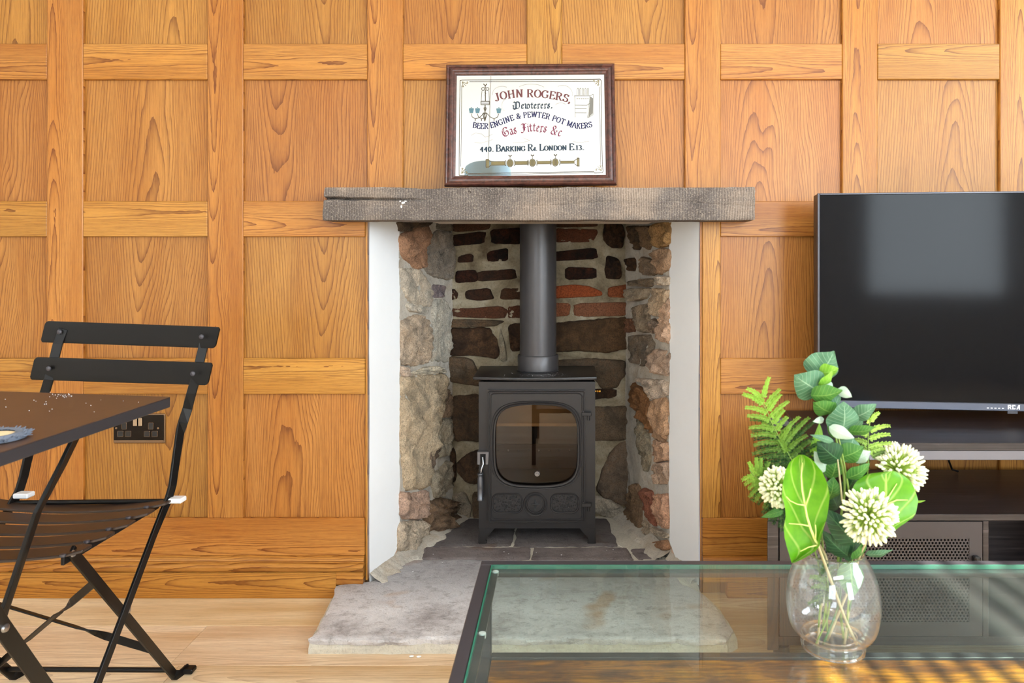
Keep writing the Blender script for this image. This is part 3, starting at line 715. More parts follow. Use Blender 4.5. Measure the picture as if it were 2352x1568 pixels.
for z, ins in ((0.0, 0.0), (0.012, 0.0), (0.024, 0.002), (0.0345, 0.006)):
    for (x, y) in pl2:
        q = 0.0035*fbm(Vector((x*30, y*30, z*60))); cx = -0.1; 
        vs.append(Vector((x+(ins if x < cx else -ins), y+(ins if y < 0.1 else -ins)+(q if y < 0 else 0), z+(0.003*fbm(Vector((x*25, y*25, 0))) if z > 0.03 else 0))))
fs = [(l*n+k, l*n+(k+1) % n, (l+1)*n+(k+1) % n, (l+1)*n+k) for l in range(3) for k in range(n)]
fs += [tuple(3*n+k for k in range(n))]
put('mortar_bed', MB().add(vs, fs), mortar('pale_mortar', S(184, 178, 166), S(206, 200, 186), S(196, 188, 172), 0.6), he)
# smeared lime mortar along both reveals
for P0, P1, nn, e0 in ((Vector((OPL+0.005, 0.0, 0)), LP0, nL, 0.05), (LP0, LP1, Ln, 0.06), (Vector((OPR-0.005, 0, 0)), RP0, nR, 0.02), (RP0, RP1, Rn, 0.05)):
    vs = []; N_ = 30
    for i in range(N_+1):
        p = P0+(P1-P0)*i/N_
        for k in range(6):
            q = p+nn*(e0*k/5*(1+0.4*fbm(Vector((i*0.3, nn.x*5, 0))))); z = hz+0.004+0.020*(1-k/5)**2+0.002*fbm(q*40)-(0.008 if k == 5 else 0)
            vs.append(Vector((q.x, q.y, z)))
    fs = [(i*6+k, i*6+k+1, (i+1)*6+k+1, (i+1)*6+k) for i in range(N_) for k in range(5)]
    put('mortar_fillet', MB().add(vs, fs), mort_side, he, smooth='all')
# crumbs on the hearth and floor
mb = MB()
for k in range(26):
    x = random.uniform(-0.5, 0.3); y = random.uniform(-0.28, 0.24); r = random.uniform(0.0006, 0.0016)
    mb.ellipsoid((x, y, hz+0.002), Vector((r*1.6, 0, 0)), Vector((0, r, 0)), Vector((0, 0, r*0.7)), 5, 3)
put('plaster_crumbs', mb, plaster, he, kind='stuff')
for (x, y) in ((945, 1507), (962, 1508), (428, 1535)):
    d = (HC-0.002)*F/(y-VY); Yc = d-D
    o = put('plaster_crumb', MB().ellipsoid(((x-VX)*d/F, Yc, 0.0025), Vector((0.006, 0, 0)), Vector((0, 0.003, 0)), Vector((0.001, 0, 0.0025)), 6, 4), plaster)
    tag(o, {945: 'white plaster crumb on the floor at the hearth front, left one of two', 962: 'white plaster crumb on the floor at the hearth front, right one of two', 428: 'white plaster crumb on the floor beside the black chair foot'}[x], 'crumb')

# ------------------------------------------------------------------ mantel beam
BYf, BYb = -0.09, 0.125
bx0, bx1, bz0, bz1 = PX(741, BYf), PX(1734, BYf), PZ(505, BYf), PZ(430, BYf)
def beam():
    nx, ny, nz = 240, 8, 40; vs = []; idx = {}
    topw = lambda x: 0.0022*fbm(Vector((x*7, 0, 0)))+0.0009*fbm(Vector((x*40, 1, 0)))-0.003*math.exp(-((x+0.36)/0.05)**2)
    botw = lambda x: 0.0022*fbm(Vector((x*6, 5, 0)))+0.0008*fbm(Vector((x*45, 3, 0)))
    def pt(i, j, k):
        if (i, j, k) in idx: return idx[(i, j, k)]
        u = i/nx; x = bx0+(bx1-bx0)*u; y = BYf+(BYb-BYf)*(j/ny)**1.3; t = k/nz
        z0_, z1_ = bz0+botw(x), bz1+topw(x); z = z0_+(z1_-z0_)*t
        yo = 0.0
        if j == 0:
            yo += 0.0018*fbm(Vector((x*10, 0, z*20)))+0.0007*fbm(Vector((x*120, 0, z*40)))
            yo += 0.0035*(t**10+(1-t)**14)
            # long shake at the left end, fine check to the right, nail holes
            zc = bz1-0.030-0.012*(x-bx0)+0.004*fbm(Vector((x*12, 9, 0)))
            if x < bx0+0.30: yo += 0.026*max(0, 1-(x-bx0)/0.30)*math.exp(-((z-zc)/0.0026)**2)+0.0015*math.exp(-((z-zc)/0.004)**2)
            zc2 = bz1-0.041+0.018*math.exp(-((x-PX(1477, BYf))/0.22)**2)-0.012
            yo += 0.002*math.exp(-((z-zc2)/0.0018)**2)*(1 if x > -0.1 else 0.3)
        if i == 0: x += 0.004*t+0.002*fbm(Vector((0, y*30, z*30)))+(0.012*math.exp(-((z-bz1+0.03)/0.003)**2))
        if i == nx: x += -0.002*fbm(Vector((1, y*30, z*30)))
        # behind the front face the beam narrows into the opening (bevelled ends of the back part)
        vs.append(Vector((x, y+yo, z))); idx[(i, j, k)] = len(vs)-1; return idx[(i, j, k)]
    fs = []
    for i in range(nx):
        for k in range(nz):
            fs.append((pt(i,0,k), pt(i+1,0,k), pt(i+1,0,k+1), pt(i,0,k+1)))
        for j in range(ny):
            fs.append((pt(i,j,nz), pt(i+1,j,nz), pt(i+1,j+1,nz), pt(i,j+1,nz)))
            fs.append((pt(i,j+1,0), pt(i+1,j+1,0), pt(i+1,j,0), pt(i,j,0)))
    for j in range(ny):
        for k in range(nz):
            fs.append((pt(0,j+1,k), pt(0,j,k), pt(0,j,k+1), pt(0,j+1,k+1)))
            fs.append((pt(nx,j,k), pt(nx,j+1,k), pt(nx,j+1,k+1), pt(nx,j,k+1)))
    return MB().add(vs, fs)
BYb = -0.003
bmo = put('mantel_beam', beam(), beamm, smooth=True, origin=(PX(1237), -0.04, (bz0+bz1)/2))
tag(bmo, 'rough weathered grey oak beam mantel with saw marks above the fireplace', 'mantel')
nm = plain('rusty_hole', S(40, 24, 16), 0.9)
for (x, y, r) in ((1087, 475, .0035), (1477, 463, .003), (1078, 441, .003)):
    p = P(x, y, BYf); put('nail_hole', MB().lathe([(r*1.4, 0.0), (r*0.9, 0.0012), (r*0.5, -0.004)], (p.x, BYf+0.002, p.z), 10, 'y'), nm, bmo)
mb = MB()
for (x, y, a, b) in ((926, 466, .007, .004), (922, 474, .003, .006), (931, 462, .004, .002), (919, 462, .003, .002)):
    p = P(x, y, BYf); mb.ellipsoid((p.x, BYf+0.0008, p.z), Vector((a, 0, 0)), Vector((0, 0, b)), Vector((0, 0.0016, 0)), 9, 4)
put('paint_splash', mb, white_paint, bmo, label='white paint splash')
mb = MB().hprism([(PX(980,-.09), -0.002), (PX(1510,-.09), -0.002), (PX(1510,-.09), 0.11), (PX(980,-.09), 0.11)], bz0+0.0005, bz1-0.02)
put('underside_board', mb, mortar('grey_board', S(150, 138, 126), S(170, 158, 146), S(160, 148, 136), 0.3), bmo, bevel=0.002)

# ------------------------------------------------------------------ engraved mirror sign
SW, SH = 0.468, 0.346
sp_ = Vector((PX(1022, -0.066), -0.066, bz1+0.0035))
LEAN = Matrix.Translation(sp_) @ Matrix.Rotation(math.radians(-0.45), 4, 'Y') @ Matrix.Rotation(math.radians(-8.4), 4, 'X')
def SG(u, v, w_=0.0): return LEAN @ Vector((u, -w_, v))
sg = thing('pub_mirror_sign', tuple(SG(SW/2, 0)), 'dark wood framed advertising mirror with printed lettering leaning on the mantel beam', 'mirror')
prof = [(0, 0), (0, .012), (.002, .016), (.005, .0175), (.008, .016), (.0095, .013), (.012, .0145), (.017, .0150), (.021, .013), (.0225, .010), (.026, .009), (.0285, .007), (.0295, .002)]
cor = [(0, 0, 1, 1), (SW, 0, -1, 1), (SW, SH, -1, -1), (0, SH, 1, -1)]
for k in range(4):
    a, b = cor[k], cor[(k+1) % 4]; vs = []
    for c_ in (a, b):
        for (i_, h_) in prof: vs.append(SG(c_[0]+c_[2]*i_, c_[1]+c_[3]*i_, h_))
    n = len(prof); fs = [(i, i+1, i+1+n, i+n) for i in range(n-1)]+[tuple(range(n-1, -1, -1)), tuple(range(n, 2*n)), (0, n, 2*n-1, n-1)]
    put('frame_rail', MB().add(vs, fs), maho, sg, smooth=True)
mb = MB().quad(SG(.027, .027, .004), SG(SW-.027, .027, .004), SG(SW-.027, SH-.027, .004), SG(.027, SH-.027, .004)); put('mirror_glass', mb, mirror, sg, fixn=False)
put('backing', MB().add([SG(u, v, w_) for w_ in (0.0005, .003) for (u, v) in ((.02, .02), (SW-.02, .02), (SW-.02, SH-.02), (.02, SH-.02))], [(3,2,1,0), (4,5,6,7), (0,1,5,4), (1,2,6,5), (2,3,7,6), (3,0,4,7)]), plain('hardboard', S(90, 70, 50), .8), sg)
def CS(x, y):       # photograph detail coordinates to the face of the sign
    yt = 125-35*(x-115)/1880; yb = 1450-10*(x-115)/1915; xr = 1995+35*(y-90)/1350
    return (SW*(x-115)/(xr-115), SH*(yb-y)/(yb-yt))
def CP(x, y, w_=.0046): u, v = CS(x, y); return SG(u, v, w_)
class Pen:
    def __init__(s): s.mb = MB(); s.k = 0
    def seg(s, a, b, nib, thin):
        ax, ay = a; bx, by = b; dx, dy = bx-ax, by-ay; L = math.hypot(dx, dy)
        if L < 1e-6: return
        thin = max(thin, 3.4)*1.35; nib = (nib[0]*1.15, nib[1]*1.15); nx, ny = -dy/L*thin/2, dx/L*thin/2
        s.k += 1; w_ = .0045+(s.k % 40)*0.0000015
        s.mb.quad(CP(ax+nx, ay+ny, w_), CP(bx+nx, by+ny, w_), CP(bx-nx, by-ny, w_), CP(ax-nx, ay-ny, w_))
        hx, hy = nib[0]/2, nib[1]/2
        if abs(dx*hy-dy*hx) > 1e-3:
            s.mb.quad(CP(ax-hx, ay-hy, w_+.0000007), CP(bx-hx, by-hy, w_+.0000007), CP(bx+hx, by+hy, w_+.0000007), CP(ax+hx, ay+hy, w_+.0000007))
    def line(s, pts, nib=(0, 0), thin=3):
        for a, b in zip(pts, pts[1:]): s.seg(a, b, nib, thin)
def arc(cx, cy, rx, ry, a0, a1, n=10):
    return [(cx+rx*math.cos(math.radians(a0+(a1-a0)*i/n)), cy+ry*math.sin(math.radians(a0+(a1-a0)*i/n))) for i in range(n+1)]
def st(x, y0, y1): return [(x, y0), (x, y1)]
def sr(x, y, w_=.13): return [(x-w_, y), (x+w_, y)]
# roman capitals in a unit box, y up: width, strokes
GL = {
 'A': (.78, [[(.06,0),(.38,1)], [(.40,1),(.70,0)], [(.18,.36),(.58,.36)], sr(.08,0), sr(.68,0,.14)]),
 'B': (.70, [st(.16,0,1), [(.08,1),(.36,1)]+arc(.36,.76,.22,.24,90,-90,8)+[(.16,.52)], arc(.38,.26,.26,.26,90,-90,8)+[(.08,0)]]),
 'C': (.70, [arc(.38,.5,.32,.5,50,310,14), st(.60,.7,.98)]),
 'D': (.76, [st(.16,0,1), [(.08,1),(.34,1)]+arc(.34,.5,.34,.5,90,-90,12)+[(.08,0)]]),
 'E': (.66, [st(.16,0,1), [(.06,1),(.58,1),(.60,.80)], [(.06,0),(.58,0),(.60,.22)], [(.16,.52),(.42,.52)], st(.43,.44,.6)]),
 'F': (.62, [st(.16,0,1), [(.06,1),(.56,1),(.58,.80)], [(.16,.52),(.40,.52)], sr(.16,0)]),
 'G': (.76, [arc(.38,.5,.32,.5,50,300,14)+[(.62,.1),(.62,.42)], sr(.60,.42,.12), st(.60,.72,.98)]),
 'H': (.80, [st(.16,0,1), st(.62,0,1), [(.16,.52),(.62,.52)], sr(.16,0), sr(.16,1), sr(.62,0), sr(.62,1)]),
 'I': (.36, [st(.18,0,1), sr(.18,0), sr(.18,1)]),
 'J': (.48, [[(.30,1),(.30,.2)]+arc(.16,.16,.14,.18,0,-180,6), sr(.30,1,.15)]),
 'K': (.76, [st(.16,0,1), [(.60,1),(.18,.44)], [(.30,.58),(.62,0)], sr(.16,0), sr(.16,1), sr(.62,0), sr(.60,1)]),
 'L': (.64, [st(.16,0,1), sr(.16,1), [(.06,0),(.56,0),(.58,.28)]]),
 'M': (.92, [st(.14,0,1), [(.14,1),(.44,.08)], [(.44,.08),(.74,1)], st(.74,0,1), sr(.14,0,.1), sr(.74,0), sr(.10,1,.08), sr(.78,1,.08)]),
 'N': (.80, [st(.16,0,1), [(.16,1),(.62,0)], st(.62,0,1), sr(.16,0,.1), sr(.12,1,.1), sr(.62,1)]),
 'O': (.78, [arc(.38,.5,.31,.5,0,360,18)]),
 'P': (.66, [st(.16,0,1), [(.06,1),(.34,1)]+arc(.36,.74,.22,.26,90,-90,8)+[(.16,.48)], sr(.16,0)]),
 'R': (.74, [st(.16,0,1), [(.06,1),(.34,1)]+arc(.36,.75,.22,.25,90,-90,8)+[(.16,.50)], [(.36,.5),(.60,0)], sr(.16,0), sr(.64,0,.08)]),
 'S': (.60, [arc(.30,.75,.20,.25,30,250,10)+arc(.30,.26,.22,.26,80,-160,10), st(.48,.76,.98), st(.09,.02,.28)]),
 'T': (.70, [st(.34,0,1), [(.06,.8),(.07,1),(.61,1),(.62,.8)], sr(.34,0)]),
 'W': (1.0, [[(.08,1),(.28,0)], [(.28,0),(.48,1)], [(.48,1),(.68,0)], [(.68,0),(.88,1)], sr(.08,1,.1), sr(.48,1,.08), sr(.88,1,.1)]),
 '&': (.80, [[(.70,.06),(.60,0),(.20,.74)]+arc(.34,.80,.15,.2,180,-20,8)+[(.16,.40)]+arc(.30,.2,.2,.2,150,300,7)+[(.60,.30),(.68,.5)], sr(.66,.5,.1)]),
 '.': (.28, [[(.10,.0),(.10,.12)], [(.16,0),(.16,.12)]]), ',': (.28, [[(.12,.12),(.16,.02),(.08,-.16)], [(.1,.12),(.18,.12)]]),
 '4': (.70, [st(.42,0,1), [(.42,1),(.06,.34),(.56,.34)], sr(.42,0,.12)]), '0': (.66, [arc(.28,.5,.21,.5,0,360,16)]),
 '1': (.50, [st(.22,0,1), [(.22,1),(.08,.84)], sr(.22,0)]), '3': (.66, [arc(.24,.75,.20,.25,150,-80,9)+arc(.24,.26,.24,.26,80,-150,10)]),
 # blackletter lower case: broken strokes for a slanted nib
 'p_': (1.0, [[(.10,.92),(.22,1.02),(.36,.9),(.36,-.12)], [(.50,1.0),(.50,.0)], [(.36,.92),(.50,1.02),(.74,.98),(.84,.8),(.84,.22),(.70,.04),(.5,.0),(.36,.1)], [(.06,.5),(.16,.36),(.10,.1),(.30,-.12)], [(.2,-.14),(.5,-.02)]]),
 'e_': (.42, [[(.10,.52),(.10,.12),(.20,.0),(.36,.12)], [(.10,.5),(.22,.66),(.34,.5),(.12,.32)]]),
 'w_': (.72, [[(.06,.74),(.14,.6),(.12,.12),(.22,0),(.32,.1),(.32,.66)], [(.32,.1),(.44,.0),(.60,.12),(.60,.5),(.46,.68)]]),
 't_': (.34, [[(.16,.86),(.14,.12),(.22,.0),(.32,.1)], [(.02,.62),(.30,.62)]]),
 'r_': (.38, [[(.06,.6),(.14,.66),(.14,.08),(.22,0)], [(.14,.5),(.26,.68),(.36,.58)], sr(.14,0,.08)]),
 's_': (.42, [[(.34,.58),(.22,.68),(.10,.54),(.32,.22),(.22,.0),(.06,.1)], [(.06,.1),(.1,.3)]]),
 'a_': (.44, [[(.08,.58),(.22,.68),(.32,.54),(.32,.1),(.40,0)], [(.32,.40),(.12,.28),(.10,.1),(.20,0),(.32,.12)]]),
 'i_': (.24, [[(.04,.6),(.12,.66),(.12,.08),(.20,0)], [(.12,.84),(.13,.90)]]),
 'c_': (.44, [[(.36,.56),(.24,.68),(.12,.5),(.12,.14),(.22,.0),(.38,.12)]]),
 'F_': (.72, [[(.34,.96),(.36,.1),(.2,-.06),(.04,.02)], [(.08,.84),(.24,.98),(.48,.88),(.70,1.0)], [(.24,.5),(.44,.56),(.58,.5)], [(.48,.86),(.46,.2)]]),
 'G_': (.82, [[(.68,.86),(.52,1.0),(.26,.94),(.10,.66),(.10,.30),(.26,.04),(.50,.0),(.72,.16),(.72,.50),(.52,.60)], [(.34,.9),(.26,.5),(.40,.2)], [(.52,.6),(.46,.46)]]),
 'd_': (.46, [[(.36,.95),(.34,.1)], [(.34,.5),(.2,.56),(.08,.3),(.2,.0),(.36,.12)]]),
}
def text(chars, base, h, x0, x1, nibw, ang, thin, sizes=None, mat_=None, name='lettering'):
    """lay glyphs along a baseline given as (x,y) stations; fit between x0 and x1"""
    def by(x):
        for a, b in zip(base, base[1:]):
            if x <= b[0]: 
                t = (x-a[0])/(b[0]-a[0]); return a[1]*(1-t)+b[1]*t
        return base[-1][1]
    def sl(x): return (by(x+25)-by(x-25))/50
    ws = []
    for k, c in enumerate(chars):
        s_ = (sizes[k] if sizes else 1.0)
        ws.append((.34 if c == ' ' else GL[c][0])*s_)
    tot = sum(ws); k_ = (x1-x0)/tot; x = x0; pen = Pen()
    nib = (nibw*math.cos(math.radians(ang)), -nibw*math.sin(math.radians(ang)))
    for k, c in enumerate(chars):
        s_ = (sizes[k] if sizes else 1.0); wd = ws[k]*k_
        if c != ' ':
            xc = x+wd/2; m_ = max(-0.9, min(0.9, sl(xc))); ca = 1/math.sqrt(1+m_*m_); sa = m_*ca; y_ = by(xc)
            for stc in GL[c][1]:
                pts = []
                for (gx, gy) in stc:
                    lx = gx*s_*k_-wd/2; ly = -gy*h*s_
                    pts.append((xc+lx*ca-ly*sa, y_+lx*sa+ly*ca))
                n2 = (nib[0]*ca-nib[1]*sa, nib[0]*sa+nib[1]*ca)
                pen.line(pts, n2, thin)
        x += wd
    return put(name, pen.mb, mat_, sg, fixn=False)
ink = lambda n, c: plain(n, tuple(v*.55 for v in c[:3])+(1,), 0.55, 0.0, 0.2)
i_mar, i_gr, i_navy, i_pink, i_gold, i_line = ink('maroon_print', S(128,78,82)), ink('slate_print', S(62,80,98)), ink('navy_print', S(52,56,104)), ink('rose_print', S(150,76,104)), ink('gold_print', S(150,138,96)), ink('sepia_print', S(104,96,84))
i_pale = ink('pale_print', S(225,225,222)); i_teal = ink('teal_print', S(110,150,164))
def bl(s_): return [c+'_' if c+'_' in GL and (c.islower() or c in 'FG') else c for c in s_]
text(list('JOHN ROGERS,'), [(660,520),(760,492),(900,470),(1080,466),(1250,478),(1400,502),(1520,536)], 84, 672, 1508, 17, 0, 5, mat_=i_mar)
text(['p_']+bl('ewterers')+['.'], [(850,598),(1320,590)], 74, 858, 1312, 13, 42, 4, mat_=i_gr)
wave = [(400,806),(500,822),(600,820),(680,800),(760,768),(840,738),(900,716),(1000,697),(1090,690),(1180,696),(1280,718),(1360,746),(1440,774),(1520,802),(1600,816),(1680,812),(1770,792)]
text(list('BEER ENGINE & PEWTER POT MAKERS'), wave, 60, 412, 1758, 11, 0, 4, mat_=i_navy)
text(bl('Gas Fitters')+[' ','&','c_'], [(740,915),(830,892),(950,862),(1100,846),(1230,860),(1330,885),(1420,912)], 96, 752, 1405, 13, 40, 4, mat_=i_pink)
t4 = list('440. BARKING R')+['d_']+list('. LONDON E.13.')
zz = [1.0]*len(t4)
for k, c in enumerate(t4):
    zz[k] = .86
    if k in (5, 13, 17, 24): zz[k] = 1.18
    if c == 'd_': zz[k] = .7
text(t4, [(500,1074),(1090,1062),(1670,1052)], 60, 503, 1665, 15, 0, 5, sizes=zz, mat_=i_gr)
# printed border, corners, chandelier, beer engine, tap rail, scrolls
pn = Pen()
for o_, th in ((0, 5), (22, 3)):
    bx = [(372,280+o_*.9),(1760,262+o_*.9)], [(1848-o_*.8,345),(1870-o_*.8,1215)], [(1780,1290+o_),(372,1312+o_)] if o_ == 0 else [(1790,1302),(360,1326)], [(272+o_*.9,1235),(268+o_*.9,345)]
    for l_ in bx: pn.line(list(l_), thin=th)
pn.line([(268,360),(268,290),(290,282),(372,280)], thin=5); pn.line([(1760,262),(1838,258),(1850,275),(1848,350)], thin=5)
pn.line([(272,1235),(274,1330),(372,1334)], thin=5); pn.line([(1780,1306),(1872,1302),(1880,1285),(1870,1215)], thin=5)
put('border_line', pn.mb, i_line, sg, fixn=False)
pn = Pen()
for (cx, cy, sx, sy) in ((285,292,1,1), (1835,262,-1,1), (292,1318,1,-1), (1868,1288,-1,-1)):
    for a in (18, 45, 72):
        pts = [(cx+sx*(8+r*62*math.cos(math.radians(a+8*math.sin(r*3)))), cy+sy*(8+r*62*math.sin(math.radians(a+8*math.sin(r*3))))) for r in (0, .25, .5, .75, 1)]
        pn.line(pts, (4, 4) if a == 45 else (6, 2), 3)
    pn.line(arc(cx+sx*66, cy+sy*16, 7, 7, 0, 360, 8), thin=4); pn.line(arc(cx+sx*16, cy+sy*60, 7, 7, 0, 360, 8), thin=4)
put('corner_flourish', pn.mb, i_gold, sg, fixn=False)
pn = Pen()
pn.line([(530,322),(552,345),(570,322)], thin=7); pn.line([(551,345),(552,365)], thin=6)
for sx in (-1, 1): pn.line(arc(552+sx*24, 380, 18, 16, 0, 360, 12), thin=5); pn.line([(552,368),(552+sx*12,372)], thin=5)
pn.line([(553,390),(556,515)], (9, 0), 5); pn.line([(545,420),(562,425),(548,450),(560,470)], thin=3)
pn.line([(516,400),(508,515)], thin=2); pn.line([(592,400),(600,515)], thin=2)
pn.line([(505,518),(602,518),(600,555),(506,556),(505,518)], thin=6); pn.line([(508,538),(600,538)], thin=5)
pn.line([(553,560),(552,735)], (10, 0), 6); pn.line([(540,590),(566,590),(560,620),(546,620),(540,590)], thin=6); pn.line([(530,650),(576,650),(566,690),(552,738),(538,690),(530,650)], thin=7)
for x0_, y0_ in ((400, 0), (470, 0)): pn.line([(x0_,655),(x0_+8,690),(x0_+45,712),(x0_+90,700),(540,652)], thin=5); pn.line([(x0_+45,712),(x0_+45,735)], thin=7)
pn.line([(575,652),(610,690),(655,712),(695,690),(706,655)], thin=5); pn.line([(655,712),(655,732)], thin=8)
put('chandelier_print', pn.mb, i_line, sg, fixn=False)
pn = Pen()
for x0_ in (400, 469, 707):
    for q in range(5): pn.line([(x0_-28+q*2, 603+q*10), (x0_+28-q*2, 603+q*10)], thin=9)
    pn.line([(x0_-12,600),(x0_,585),(x0_+12,600)], thin=3)
put('lamp_shade_print', pn.mb, i_teal, sg, fixn=False)
pn = Pen()
for q in range(5):
    x_ = 1590+q*28; pn.line([(x_-7,440),(x_-7,378)]+arc(x_, 376, 7, 12, 180, 360, 5)+[(x_+7,440)], thin=3)
pn.line([(1550,450),(1728,448)], thin=4); pn.line([(1728,448),(1762,430),(1762,660),(1705,697)], thin=3); pn.line([(1555,555),(1690,556),(1728,530)], thin=4)
pn.line([(1560,590),(1690,592)], thin=4); pn.line([(1562,640),(1690,640)], thin=3); pn.line([(1555,450),(1562,690)], thin=2); pn.line([(1725,450),(1700,697)], thin=3)
for q in range(12): pn.line([(1730+q*2.6,455+q*2),(1712+q*4,690-q*4)], thin=1.6)
for q in range(6): pn.line(arc(1585+q*24, 476, 6, 7, 0, 180, 4), thin=2)
put('beer_engine_print', pn.mb, ink('grey_print', S(150,148,140)), sg, fixn=False)
pn = Pen(); pq = Pen()
yb_ = lambda x: 1202-(x-570)*0.016
pq.line([(630, yb_(630)), (790, yb_(790))], (0, 36), 34); pq.line([(890, yb_(890)), (1045, yb_(1045))], (0, 32), 30); pq.line([(1140, yb_(1140)), (1300, yb_(1300))], (0, 28), 26); pq.line([(1400, yb_(1400)), (1560, yb_(1560))], (0, 26), 24)
pq.line([(575, yb_(575)), (605, yb_(605))], (0, 84), 60); pq.line([(1585, yb_(1585)), (1608, yb_(1608))], (0, 84), 60)
for xx_ in (840, 1090, 1345):
    y_ = yb_(xx_)
    for q in range(-30, 31, 5): pq.line([(xx_+q, y_-math.sqrt(max(0, 36**2-q*q*1.3))), (xx_+q, y_+math.sqrt(max(0, 36**2-q*q*1.3)))], thin=6)
    pn.line(arc(xx_, y_, 34, 42, 0, 360, 18), thin=4); pn.line([(xx_, y_-42), (xx_, y_-75)], thin=4); pn.line(arc(xx_, y_-96, 17, 20, 20, 160, 6), thin=8)
    for q in (-50, 50): pn.line(arc(xx_+q, y_, 8, 30, 0, 360, 10), thin=4)
    for q in (-14, 0, 14): pn.line([(xx_+q, y_-30), (xx_+q, y_+30)], thin=2)
pn.line([(570, 1158), (572, 1245), (600, 1238), (630, 1220)], thin=5); pn.line([(570, 1158), (600, 1166), (632, 1182)], thin=5); pn.line([(1612, 1142), (1614, 1232), (1590, 1226), (1560, 1205)], thin=5); pn.line([(1612, 1142), (1590, 1150), (1556, 1172)], thin=5)
for (a, b) in ((632, 788), (892, 1040), (1142, 1298), (1402, 1558)):
    for s_ in (-18, 18): pn.line([(a, yb_(a)+s_*(1-(a-630)*.0003)), (b, yb_(b)+s_*(1-(a-630)*.0003))], thin=3)
put('tap_rail_fill', pq.mb, i_gold, sg, fixn=False); put('tap_rail_outline', pn.mb, i_line, sg, fixn=False)
# lift the outline a hair above its fill
sg.children[-1].location += (LEAN.to_3x3() @ Vector((0, -0.0001, 0)))
pn = Pen()
pn.line(arc(740, 430, 105, 82, 170, 300, 14), thin=3); pn.line(arc(1420, 430, 110, 98, 240, 370, 14), thin=3); pn.line(arc(1070, 400, 170, 80, 215, 325, 12), thin=2.5)
pn.line([(400,895),(450,868),(520,880),(560,915),(640,882)], thin=2.5); pn.line([(440,975),(520,978),(640,940)], thin=2.5); pn.line([(870,975),(960,975),(1060,950),(980,920)], thin=2.5)
pn.line([(1540,960),(1620,972),(1720,955)], thin=3); pn.line(arc(800, 560, 60, 70, 120, 260, 8), thin=2.5); pn.line(arc(1400, 560, 60, 30, 190, 330, 8), thin=2.5)
put('scroll_line', pn.mb, i_pale, sg, fixn=False)

# ------------------------------------------------------------------ wood burning stove
SY = 0.285
def sx(px): return PX(px, SY)
def sz(py): return PZ(py, SY)
stv = thing('wood_burning_stove', (sx(1232), 0.40, hz), 'small black cast iron wood burning stove with glass door standing in the fireplace', 'stove')
x0, x1 = sx(1100), sx(1367); zt, zb = sz(876), sz(1212); YB = 0.525
# body as a box with an open front: sides, back, top band
mb = MB(); wd = 0.012
dx0, dx1, dz0, dz1 = sx(1124), sx(1341), sz(1190), sz(900)
mb.box(x0, x0+wd, SY+0.001, YB, zb, zt).box(x1-wd, x1, SY+0.001, YB, zb, zt).box(x0+wd, x1-wd, YB-wd, YB, zb, zt)
mb.box(x0+wd, x1-wd, SY+0.001, YB-wd, zt-wd, zt).box(x0+wd, x1-wd, SY+0.001, YB-wd, zb, zb+wd)
put('body', mb, cast, stv, bevel=0.002)
mb = MB()
mb.box(x0, dx0, SY-0.004, SY+0.008, zb, zt).box(dx1, x1, SY-0.004, SY+0.008, zb, zt).box(dx0, dx1, SY-0.004, SY+0.008, dz1, zt).box(dx0, dx1, SY-0.004, SY+0.008, zb, dz0)
put('front_plate', mb, cast, stv)
# top plate with bowed front
pts = []; 
Xa, Xb = PX(1086, .262), PX(1371, .262); Xc, Xd = PX(1103, .525), PX(1366, .525)
for k in range(17):
    t = k/16; pts.append((Xa+(Xb-Xa)*t, 0.268-0.022*math.sin(PI*t)))
pts += [(Xb, 0.30), (Xd, 0.53), (Xc, 0.53), (Xa, 0.30)]
ztp = PZ(866, 0.262)
put('top_plate', MB().hprism(pts, ztp-0.009, ztp), cast, stv, bevel=0.0025, seg=2, smooth=True)
# feet: flared corner legs
for s_, xa in ((1, x0), (-1, x1)):
    for ya, yb_2 in ((SY-0.004, SY+0.014), (YB-0.02, YB)):
        poly = [(xa-s_*0.002, hz+0.001), (xa+s_*0.024, hz+0.001), (xa+s_*0.026, hz+0.006), (xa+s_*0.022, hz+0.010), (xa+s_*0.026, hz+0.022), (xa+s_*0.045, zb-0.008), (xa+s_*0.052, zb+0.001), (xa, zb+0.001)]
        put('leg', MB().prism(poly, ya, yb_2), cast, stv, bevel=0.0015)
# door: frame plate with barrel shaped opening
door_cx = (dx0+dx1)/2
def barrel(cx, zc, w_, h_, r, bow, n=56, side=0.004):
    """rounded rectangle whose top and bottom bow outward"""
    out = []
    for k in range(n):
        a = 2*PI*k/n; ca, sa = math.cos(a), math.sin(a); p_ = 5.0
        rr = (abs(ca)**p_+abs(sa)**p_)**(-1/p_)
        x, z = ca*rr, sa*rr
        out.append((cx+x*(w_/2)+side*(1-z*z)*(1 if x > 0 else -1)*abs(x)**2, zc+z*(h_/2)+bow*(1-x*x)*(1 if z > 0 else -1)*abs(z)**2))
    return out
gx, gz = sx(1232.5), sz(1019); gw, gh = 190/717.0, 172/717.0
inner = barrel(gx, gz, gw*0.985, gh, .03, 0.012)
dr = None
def ring_sheet(outer, inner_, y, y2):   # closed ring between two loops with depth
    n = len(outer); vs = []
    for l_, yy in ((outer, y), (inner_, y), (inner_, y2), (outer, y2)): vs += [Vector((a, yy, b)) for a, b in l_]
    fs = [(q*n+k, q*n+(k+1) % n, ((q+1) % 4)*n+(k+1) % n, ((q+1) % 4)*n+k) for q in range(4) for k in range(n)]
    return MB().add(vs, fs)
